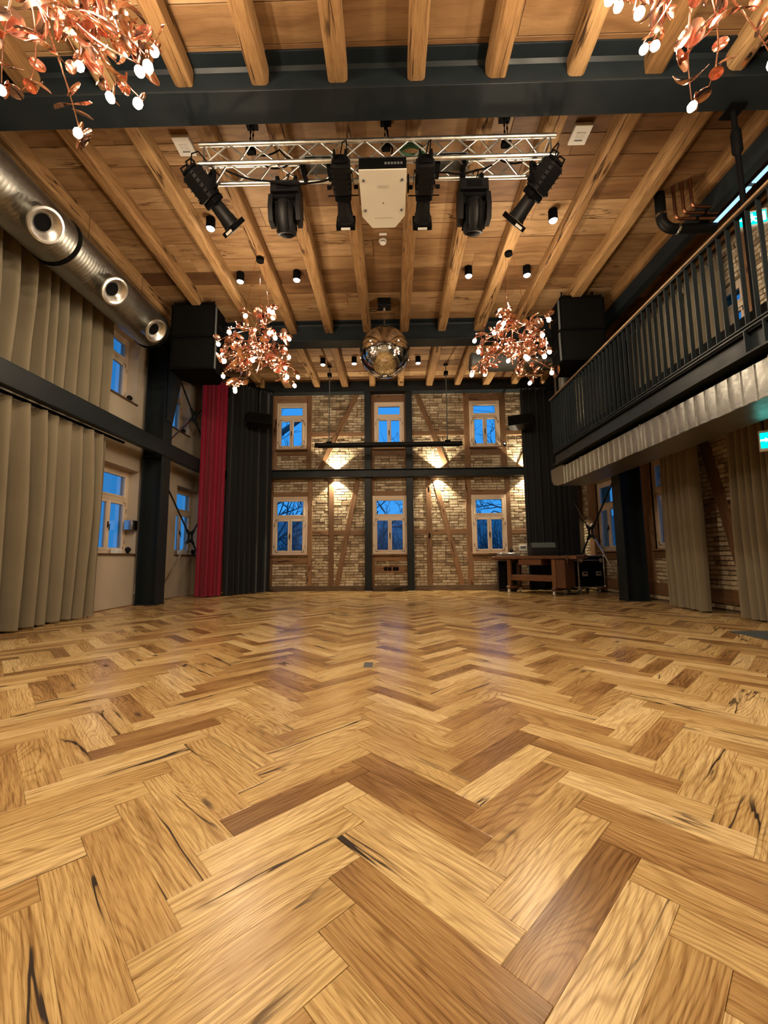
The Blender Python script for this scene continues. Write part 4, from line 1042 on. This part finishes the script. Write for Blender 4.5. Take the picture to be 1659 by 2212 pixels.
# ------------------------------------------------------------------ copper chandeliers
def chandelier(label, x, y, seed):
    r = random.Random(seed)
    t = thing('chandelier', label, 'chandelier', (x, y, 4.15), 0)
    def leafmesh(a, b, dome):
        m = M(); n = 14; V = [(0, 0, dome)]
        for rr, zz in ((.6, dome*.7), (1.0, 0)):
            for k in range(n): V.append((a*rr*math.cos(2*PI*k/n), b*rr*math.sin(2*PI*k/n), zz))
        F = [(0, 1+k, 1+(k+1) % n) for k in range(n)]+[(1+k, 1+n+k, 1+n+(k+1) % n, 1+(k+1) % n) for k in range(n)]
        o = len(V); V += [(v[0], v[1], v[2]-.003) for v in V]; F += [tuple(o+i for i in f[::-1]) for f in F]+[(1+n+k, o+1+n+k, o+1+n+(k+1) % n, 1+n+(k+1) % n) for k in range(n)]
        m.add(V, F); return m.mesh('copper_leaf')
    leaves = [leafmesh(.066, .060, .010), leafmesh(.084, .054, .014), leafmesh(.056, .040, .008)]
    def ribmesh(sd):
        q = random.Random(sd); m = M(); n = 14; V = []; R_ = q.uniform(.05, .10); tw = q.uniform(2.0, 4.2); L = q.uniform(.16, .30)
        for i in range(n+1):
            u = i/n; a = tw*u; c = Vector((R_*math.cos(a)-R_, R_*math.sin(a), L*u-L*.5)); nn = Vector((math.cos(a*1.3), math.sin(a*1.3), .5)).normalized(); w_ = .017*(1-.5*abs(2*u-1)**3)
            for s_, e in ((1, 0), (-1, 0), (-1, 1), (1, 1)): V.append(c+nn*w_*s_+Vector((-nn.y, nn.x, 0))*.003*e)
        F = []
        for i in range(n):
            for j in range(4): F.append((i*4+j, i*4+(j+1) % 4, i*4+4+(j+1) % 4, i*4+4+j))
        F += [(3, 2, 1, 0), tuple(n*4+j for j in range(4))]
        m.add(V, F); return m.mesh('copper_ribbon', ang=60)
    ribs = [ribmesh(seed*10+k) for k in range(5)]
    bm = M(); bm.lathe([(0, -.036), (.020, -.028), (.029, -.006), (.026, .014), (.013, .028)], 12, cap=(False, True)); bulbme = bm.mesh('bulb')
    so = M(); so.lathe([(.013, .022), (.015, .03), (.013, .075), (.006, .085)], 10); some = so.mesh('socket')
    for me in leaves+ribs+[some]: me.materials.append(copperm)
    bulbme.materials.append(bulbm)
    def put(name, me, p, rot, sc=1.0, par=t):
        o = bpy.data.objects.new(name, me); C.objects.link(o); o.parent = par; o.location = p; o.rotation_euler = rot; o.scale = (sc, sc, sc); return o
    tips = []
    for k in range(24):
        # twigs wander out from a leaning stem
        a = k*2.39996+r.uniform(-.4, .4); zz = r.uniform(-.62, .58); R_ = (.60 if zz < .1 else .60-.36*(zz-.1)/.5)*r.uniform(.72, 1.05)
        e = Vector((R_*math.cos(a), R_*math.sin(a), zz-.06)); s = Vector((.10*math.cos(a+1), .10*math.sin(a+1), zz*.6+r.uniform(-.05, .12)))
        mid = (s+e)/2+Vector((r.uniform(-.14, .14), r.uniform(-.14, .14), r.uniform(-.08, .16)))
        P = [s*(1-u)**2+mid*2*u*(1-u)+e*u*u for u in [i/9 for i in range(10)]]
        build('twig', M().tube(P, [.007-.003*i/9 for i in range(10)], 6), copperm, t, local=True, ang=80)
        tips.append((P, e))
        for i in r.sample(range(2, 10), 6):
            p = P[i]+Vector((r.uniform(-.055, .055), r.uniform(-.055, .055), r.uniform(-.055, .055)))
            put('copper_leaf', r.choice(leaves), p, (r.uniform(-1.5, 1.5), r.uniform(-1.5, 1.5), r.uniform(0, 6.3)), r.uniform(.65, 1.15))
        for i in r.sample(range(1, 9), 2):
            put('copper_ribbon', r.choice(ribs), P[i]+Vector((r.uniform(-.04, .04), r.uniform(-.04, .04), 0)), (r.uniform(-1.4, 1.4), r.uniform(-1.4, 1.4), r.uniform(0, 6.3)), r.uniform(.7, 1.1))
        if k < 22:
            p = e+Vector((0, 0, -.05)); s_ = put('socket', some, p, (r.uniform(-.5, .5), r.uniform(-.5, .5), 0)); put('bulb', bulbme, (0, 0, 0), (0, 0, 0), 1.0, s_)
    st = [Vector((.06*math.sin(i*.9), .06*math.cos(i*1.1), .62-1.15*i/11)) for i in range(12)]
    build('stem', M().tube(st, .010, 8), copperm, t, local=True, ang=80)
    for dx_, dy_, zt in ((0, .06, .56), (-.24, .0, .20), (.20, -.10, .30)):
        build('hanging_wire', M().tube([(dx_, dy_, zt), (dx_*.25, .0, 1.29)], .0035, 6), copperm, t, local=True)
    build('ceiling_rose', M().lathe([(.055, 1.24), (.06, 1.25), (.06, 1.285), (.02, 1.298)], 20), black, t, local=True)
    for k, (dx_, dy_, dz_) in enumerate(((.0, .0, .46), (-.30, -.25, .05), (.32, -.2, -.1), (.0, .34, .0), (.0, -.05, -.52))):
        l = bpy.data.lights.new('chandelier_glow', 'POINT'); l.energy = CH_W; l.color = (1, .80, .56); l.shadow_soft_size = .035
        lo = bpy.data.objects.new('chandelier_glow', l); C.objects.link(lo); lo.parent = t; lo.location = (dx_, dy_, dz_)
    return t
CH_W = 38
ch = chandelier('copper leaf chandelier hanging mid-hall, left of the mirror ball', -1.98, 5.86, 3)
near_glow = bpy.data.lights['chandelier_glow'].copy(); near_glow.energy = 105
for lab, x, y, rz, zz in (('copper leaf chandelier hanging mid-hall, right of the mirror ball', 1.82, 5.86, 2.2, 4.17), ('large-looking copper chandelier in the upper left picture corner', -1.99, 2.02, 4.0, 4.46), ('large-looking copper chandelier in the upper right picture corner', 1.88, 2.0, 2.6, 4.48)):
    c = dup(ch, (x, y, zz), rz, lab)
    if y < 3:
        for o in c.children:
            if o.type == 'LIGHT': o.data = near_glow

# ------------------------------------------------------------------ mirror ball
BX, BY, BZ, BR = -.097, 7.28, 4.62, .462
t = thing('mirror_ball', 'big mirror ball hanging from its black motor in the middle of the hall', 'mirror ball', (BX, BY, BZ-BR))
build('core', M().lathe([(BR*.985*math.sin(a), -BR*.985*math.cos(a)) for a in [PI*i/24 for i in range(1, 24)]], 48, (BX, BY, BZ)), grey, t)
m = M(); rows = 70; rb = random.Random(2)
for i in range(1, rows):
    a = PI*(i+.5)/(rows+1); n = max(3, int(2*PI*math.sin(a)*rows/PI)); hs = PI/(rows+1)*BR*.47
    for k in range(n):
        ph = 2*PI*(k+.5*(i % 2))/n; d = Vector((math.sin(a)*math.cos(ph), math.sin(a)*math.sin(ph), math.cos(a)))
        d2 = (d+Vector((rb.gauss(0, .006), rb.gauss(0, .006), rb.gauss(0, .006)))).normalized()
        tx = Vector((-math.sin(ph), math.cos(ph), 0)); tx = (tx-d2*tx.dot(d2)).normalized(); ty = d2.cross(tx); c = Vector((BX, BY, BZ))+d*BR
        m.add([c-tx*hs-ty*hs, c+tx*hs-ty*hs, c+tx*hs+ty*hs, c-tx*hs+ty*hs], [(0, 1, 2, 3)])
tag(build('mirror_tiles', m, mirror, t, smooth=False), kind='stuff')
build('top_cap', M().lathe([(.07, BZ+BR-.012), (.06, BZ+BR+.02), (.015, BZ+BR+.04)], 20, (BX, BY, 0)), chrome, t); build('bottom_cap', M().lathe([(.012, BZ-BR-.025), (.045, BZ-BR-.015), (.055, BZ-BR+.012)], 20, (BX, BY, 0)), chrome, t)
m = M()
for k in range(11): z = BZ+BR+.04+k*.042; m.bar((BX, BY, z), (BX, BY, z+.036), .020 if k % 2 else .007, .007 if k % 2 else .020, (1, 0, 0))
build('chain', m, chrome, t)
mo = build('motor', M().bx(BX-.12, BX+.12, BY-.10, BY+.10, 5.50, 5.648, bev=.008), gloss, t, label='black square motor box'); build('spindle', M().lathe([(.02, 5.44), (.03, 5.46), (.03, 5.50)], 12, (BX, BY, 0)), chrome, mo)
tag(build('cable', M().tube([(BX-.10, BY+.02, 5.52)]+[(BX-.20+.07*math.cos(a), BY+.02, 5.47+.025*math.sin(a)) for a in [i*.5 for i in range(22)]], .006, 6), rubber, ang=80), 'thin black coiled lead beside the mirror ball motor', 'cable', kind='thing')

# ------------------------------------------------------------------ light bar before the brick wall
t = thing('light_bar', 'long black horizontal light bar hung on two rods before the brick wall', 'light', (-.07, 9.92, 3.56))
build('bar', M().tube([(-1.87, 9.92, 3.62), (1.74, 9.92, 3.62)], .058, 18), gloss, t); build('under_slot', M().bx(-1.8, 1.68, 9.885, 9.955, 3.553, 3.575), black, t)
for x in (-1.52, 1.39):
    build('rod', M().tube([(x, 9.92, 3.67), (x, 9.92, 5.645)], .013, 10), grey, t); build('rod_clamp', M().bx(x-.07, x+.07, 9.88, 9.96, 3.665, 3.70, bev=.006), black, t); build('ceiling_clamp', M().bx(x-.05, x+.05, 9.86, 9.98, 5.38, 5.46, bev=.006), black, t); build('ceiling_plate', M().bx(x-.05, x+.05, 9.87, 9.97, 5.635, 5.65), black, t)

# up/down wall washers behind the mid beam
for lab, x in (('hidden up and down wall light behind the mid beam, left of the middle windows', -1.47), ('hidden up and down wall light behind the mid beam, right of the middle windows', 1.26), ('hidden up and down wall light behind the mid beam by the right black drape', 3.58)):
    t = thing('wall_light', lab, 'light', (x, 10.84, 3.0))
    build('body', M().bx(x-.05, x+.05, 10.775, 10.925, 3.0, 3.15, bev=.006), black, t)
    for z, s in ((3.152, 1), (2.998, -1)):
        build('lens', M().bx(x-.04, x+.04, 10.79, 10.91, z-.001, z+.001), sconcee, t)
        l = bpy.data.lights.new('wall_wash', 'SPOT'); l.energy = 260; l.color = (1, .82, .55); l.spot_size = math.radians(104); l.spot_blend = .25; l.shadow_soft_size = .02
        lo = bpy.data.objects.new('wall_wash', l); C.objects.link(lo); lo.parent = t; lo.location = Vector((x, 10.86, z+s*.006))-t.location; lo.rotation_euler = (PI if s > 0 else 0, 0, 0)

# ------------------------------------------------------------------ workbench group at the back right
BL = Vector((3.33, 9.77, 0)); ba = math.atan2(-.73, .68)
t = thing('workbench', 'old reddish carpenter workbench on castors in front of the right black drape', 'workbench', BL, ba)
def b(name, m, mat=benchm, par=t, lab=None): return build(name, m, mat, par, local=True, label=lab, smooth=False)
b('bench_top', M().bx(-.90, .92, -.30, .30, .80, .87, bev=.006)); b('tool_well', M().bx(-.85, .80, .16, .28, .871, .874), black); b('front_vice', M().bx(.92, 1.10, -.34, .06, .79, .87, bev=.01)); b('vice_block', M().bx(.95, 1.10, .06, .24, .80, .88, bev=.01)); b('end_vice', M().bx(-1.0, -.90, -.28, .30, .78, .86, bev=.01)); b('vice_screw', M().tube([(.94, -.34, .80), (.94, -.44, .80)], .022, 10)); b('vice_bar', M().tube([(.94, -.42, .70), (.94, -.42, .88)], .010, 8))
b('drawer', M().bx(-.28, .28, -.27, .22, .66, .795, bev=.006))
for sx_ in (-.55, .55):
    for sy_ in (-.21, .21): b('leg', M().bx(sx_-.045, sx_+.045, sy_-.04, sy_+.04, .17, .80, bev=.005))
    b('foot_rail', M().bx(sx_-.05, sx_+.05, -.30, .30, .10, .17, bev=.012)); b('side_rail', M().bx(sx_-.03, sx_+.03, -.2, .2, .70, .79))
for sy_ in (-.21, .21): b('stretcher', M().bx(-.60, .60, sy_-.022, sy_+.022, .30, .43, bev=.005))
b('side_cupboard', M().bx(.60, .80, -.24, .24, .17, .795, bev=.005), benchm)
for sx_ in (-.55, .55):
    for sy_ in (-.26, .26):
        f = b('castor', M().bx(sx_-.03, sx_+.03, sy_-.012, sy_+.012, .06, .10), chrome); b('wheel', M().lathe([(.03, -.016), (.045, -.012), (.045, .012), (.03, .016)], 18, (sx_, sy_, .045), (1, 0, 0)), white, f)
t = thing('stage_monitor', 'black wedge stage monitor lying on the workbench', 'loudspeaker', (3.60, 10.05, .874), -.12)
build('cabinet', M().prism([(-.20, 0), (.20, 0), (.20, .12), (.05, .30), (-.12, .30), (-.20, .18)], .56, (-.28, 0, 0), (0, 1, 0), (0, 0, 1)), gloss, t, local=True); build('grille', M().bar((0, -.165, .24), (0, -.165, .2401), .01, .01), black, t, local=True)
build('top_grille', M().bar((-.27, .0, 0), (.27, .0, 0), .14, .008, (0, -.83, .55)), plain('grey_speaker_grille', (.075, .09, .09), .6), t, local=True, label='grey sloping grille'); t.children[-1].location = (0, -.165, .245)
t = thing('mixing_controller', 'flat silver controller lying on the left end of the workbench', 'controller', (2.86, 10.28, .874), ba+.9)
build('case', M().bx(-.24, .24, -.15, .15, 0, .07, bev=.012), alu, t, local=True); build('top_face', M().bx(-.22, .22, -.13, .13, .070, .073), grey, t, local=True)
for k in range(6): build('fader', M().bx(-.17+k*.06, -.155+k*.06, -.05, -.02, .073, .083), white, t, local=True)
t = thing('subwoofer', 'dark box subwoofer between the right window and the workbench', 'loudspeaker', (2.90, 10.66, 0), -.2)
build('cabinet', M().bx(-.23, .23, -.25, .22, .02, .765, bev=.012), plain('dark_brown_cabinet', (.022, .014, .010), .5), t, local=True); build('grille', M().bx(-.21, .21, -.258, -.25, .05, .735, bev=.004), rubber, t, local=True); build('handle', M().bx(-.238, -.23, -.08, .08, .5, .6, bev=.003), gloss, t, local=True)
for sx_ in (-1, 1): build('foot', M().bx(sx_*.18-.03, sx_*.18+.03, -.2, .18, 0, .02), rubber, t, local=True)
fa = math.atan2(.30, .79)
t = thing('flight_case', 'black flight case with metal edges on castors right of the workbench', 'case', (4.47, 9.90, 0), fa)
build('body', M().bx(-.385, .385, -.26, .26, .14, .86, bev=.004), black, t, local=True)
for a in ((-.39, -.365), (.365, .39)):
    for yy in ((-.265, -.245), (.245, .265)): build('edge_strip', M().bx(a[0], a[1], yy[0], yy[1], .14, .86, bev=.003), alu, t, local=True)
for z in ((.135, .16), (.845, .87), (.75, .765)):
    build('edge_strip', M().bx(-.385, .385, -.266, -.25, z[0], z[1], bev=.003), alu, t, local=True)
    for sx_ in (-1, 1): build('edge_strip', M().bx(sx_*.378-.012, sx_*.378+.012, -.25, .25, z[0], z[1], bev=.003), alu, t, local=True)
for sx_ in (-.2, .2): d_ = build('recessed_handle', M().bx(sx_-.075, sx_+.075, -.272, -.258, .40, .50, bev=.004), alu, t, local=True); build('grip', M().bx(sx_-.05, sx_+.05, -.279, -.27, .445, .475, bev=.003), black, d_, local=True)
for sx_ in (-.3, .3): build('butterfly_latch', M().bx(sx_-.04, sx_+.04, -.272, -.26, .71, .80, bev=.004), alu, t, local=True)
for sx_ in (-1, 1):
    for sz in (.16, .85): build('ball_corner', M().lathe([(.0, -.03), (.026, -.015), (.03, 0), (.026, .015), (0, .03)], 10, (sx_*.378, -.255, sz), (0, 0, 1), cap=(False, False)), alu, t, local=True)
for sx_ in (-.28, .28):
    for sy_ in (-.17, .17): f = build('castor', M().bx(sx_-.03, sx_+.03, sy_-.03, sy_+.03, .09, .14), chrome, t, local=True); build('wheel', M().lathe([(.03, -.016), (.05, -.012), (.05, .012), (.03, .016)], 18, (sx_, sy_, .05), (1, 0, 0)), grey, f, local=True)

# ------------------------------------------------------------------ small things
t = thing('socket_panel', 'row of black sockets on the timber rail below the middle window', 'socket', (-.04, 10.94, .52))
for a, b_ in ((-.215, -.125), (-.11, -.02), (.02, .17)): s_ = build('socket', M().bx(a, b_, 10.932, 10.948, .515, .605, bev=.016), black, t); build('insert', M().lathe([(.030, 0), (.026, .004)], 14, ((a+b_)/2, 10.932, .56), (0, -1, 0)), gloss, s_)
def ball(label, x, y, z, ax_):
    t = thing('sill_sensor', label, 'sensor', (x, y, z)); build('stand', M().lathe([(.035, 0), (.03, .02), (.012, .03)], 14, (x, y, z)), gloss, t); build('eye', M().lathe([(.0, .02), (.03, .03), (.048, .06), (.05, .08), (.042, .105), (.02, .122), (0, .125)], 16, (x, y, z), cap=(False, False)), gloss, t); build('lens', M().lathe([(.02, .044), (.022, .052), (0, .054)], 12, (x, y, z+.075), ax_), chrome, t)
ball('black ball sensor on the sill of the lower left window', -4.97, 7.72, .97, (1, 0, -.1)); ball('black ball sensor on the sill of the upper left window nearest the curtain', -4.97, 7.50, 3.84, (1, 0, -.1)); ball('black ball sensor on the sill of the lower left window behind the cross brace', -4.97, 10.28, .97, (1, 0, -.1)); ball('black ball sensor on the sill of the upper left window behind the cross brace', -4.97, 9.56, 3.84, (1, 0, -.1)); ball('black ball sensor on the brick wall shelf right of the upper right window', 3.05, 10.89, 3.79, (-.3, -1, -.1)); ball('black ball sensor on the sill at the right lower window of the brick wall', 3.10, 10.87, .95, (0, -1, 0))
t = thing('sill_box', 'small white box on the sill of the lower left window', 'box', (-5.02, 7.50, .97)); build('case', M().bx(-5.08, -4.96, 7.40, 7.56, .97, 1.055, bev=.006), white, t); build('display', M().bx(-4.961, -4.957, 7.42, 7.52, .99, 1.03), plain('pale_display', (.6, .62, .66), .3), t)
t = thing('sill_box', 'small white box on the sill of the window behind the lower cross brace', 'box', (-5.02, 9.9, .97)); build('case', M().bx(-5.08, -4.96, 9.72, 9.95, .97, 1.07, bev=.006), white, t); build('display', M().bx(-4.961, -4.957, 9.76, 9.9, .99, 1.04), plain('pale_display', (.6, .62, .66), .3), t)
t = thing('wall_sconce', 'small square metal wall lamp in the reveal of the lower left window', 'light', (-4.98, 7.8, 1.40)); build('shade', M().bx(-5.06, -4.90, 7.70, 7.86, 1.42, 1.60, bev=.004), chrome, t); build('wall_plate', M().bx(-5.03, -4.94, 7.86, 7.879, 1.45, 1.57), grey, t)
t = thing('control_unit', 'white control unit on the brick beside the right black drape', 'control unit', (3.42, 10.94, .98)); build('case', M().bx(3.33, 3.53, 10.93, 10.965, 1.0, 1.16, bev=.005), white, t); build('screen', M().bx(3.36, 3.50, 10.927, 10.931, 1.06, 1.12), grey, t)
t = thing('thermostat', 'small white thermostat on the timber post by the far right window', 'thermostat', (5.0, 10.4, 1.6)); build('case', M().bx(5.0, 5.026, 10.36, 10.5, 1.5, 1.66, bev=.004), white, t); build('screen', M().bx(4.997, 5.001, 10.39, 10.47, 1.57, 1.63), grey, t)
tag(build('cable', M().tube([(-4.90, 7.88, .95), (-4.87, 7.93, .80), (-4.88, 7.96, .65), (-4.905, 7.92, .5), (-4.91, 7.9, .2)], .006, 6), white, ang=80), 'thin white cable hanging below the lower left window sill', 'cable', kind='thing')
t = thing('floor_box', 'small metal floor box lid set in the parquet, mid floor', 'floor box', (-.20, 3.42, .0)); build('lid', M().bx(-.235, -.165, 3.35, 3.49, -.001, .0012), plain('brushed_lid', (.16, .17, .18), .4, .6), t); build('hinge', M().bx(-.235, -.165, 3.485, 3.492, .0012, .002), black, t)
tag(build('floor_mat', M().bx(3.74, 4.75, 4.0, 4.80, .0, .008, bev=.003), rugm), 'dark slate floor mat at the right picture edge below the beige curtain', 'mat', kind='thing')

# ------------------------------------------------------------------ outside: ground, trees, neighbouring house
tag(build('ground', M().bx(-40, 40, -30, 70, -.8, -.6), earth, origin=None), kind='structure')
def tree(label, x, y, h, seed, spread=.55, levels=6, extra=()):
    r = random.Random(seed); m = M()
    def br(p, d, L, rad, lv):
        n = 4; P = [Vector(p)]; dd = Vector(d)
        for i in range(n):
            dd = (dd+Vector((r.uniform(-.16, .16), r.uniform(-.16, .16), r.uniform(-.06, .14)))).normalized(); P.append(P[-1]+dd*L/n)
        m.tube(P, [rad*(1-.12*i) for i in range(n+1)], 6 if lv > 2 else 4, cap=False)
        if lv == 0: return
        for k in range(r.choice((2, 3, 3)) if lv > 1 else 3):
            a = r.uniform(0, 6.28); q = dd.orthogonal().normalized(); q = (q*math.cos(a)+dd.cross(q)*math.sin(a))
            nd = (dd*(1-spread)+q*r.uniform(.5, 1.0)*spread*1.4+Vector((0, 0, .08))).normalized()
            i = r.randint(2, n); br(P[i], nd, L*r.uniform(.6, .82), rad*.66, lv-1)
    t = thing('bare_tree', label, 'tree', (x, y, -.6), 0, None)
    br((x, y, -.6), (r.uniform(-.1, .1), r.uniform(-.1, .1), 1), h*.34, h*.0125, levels)
    for e in extra: m.tube(*e, 8, cap=False)
    build('branches', m, bark, t, ang=80)
TR = [('bare tree with a leaning limb outside the upper left window of the brick wall', -5.6, 16.5, 9, 3), ('bare tree outside the lower left window of the brick wall', -6.6, 23, 9, 14), ('bare tree outside behind the middle windows, left one', -1.6, 21, 8.5, 5), ('bare tree outside behind the middle windows, right one', 1.6, 26, 9, 16), ('bare tree with dense twigs outside the right windows of the brick wall', 3.4, 18, 9.5, 7), ('bare tree outside farther right behind the brick wall', 8.0, 23, 9.5, 18)]
for lab, x, y, h, sd in TR: tree(lab, x, y, h, sd, extra=[([(-5.55, 16.5, 4.6), (-5.0, 16.4, 5.6), (-4.3, 16.3, 6.05), (-3.6, 16.3, 6.55), (-2.6, 16.4, 7.3)], [.16, .14, .12, .10, .07])] if sd == 3 else ())
def thicket():
    r = random.Random(77); m = M()
    for k in range(420):
        x, y = r.uniform(-13, 13), r.uniform(28, 31); p = Vector((x, y, -.6)); h = r.uniform(2.2, 4.4); d = Vector((r.uniform(-.3, .3), r.uniform(-.3, .3), 1)).normalized()
        m.tube([p, p+d*h*.5, p+d*h+Vector((r.uniform(-.3, .3), 0, 0))], [.05, .035, .015], 4, cap=False)
        for j in range(7):
            a = p+d*h*r.uniform(.25, .95); e = a+Vector((r.uniform(-.8, .8), r.uniform(-.5, .5), r.uniform(.1, .9))); m.tube([a, (a+e)/2+Vector((0, 0, .08)), e], [.02, .016, .008], 3, cap=False)
    o = build('thicket', m, bark, smooth=False); tag(o, 'dark bushy thicket far outside below the sky', 'thicket', kind='stuff')
thicket()
bank = M(); bank.prism([(0, 0), (12, 0), (12, 5.6), (5, 4.9)], 44, (-14, 31, -.6), (0, 1, 0), (0, 0, 1)); 
tag(build('wooded_bank', bank, earth, origin=None), kind='structure')
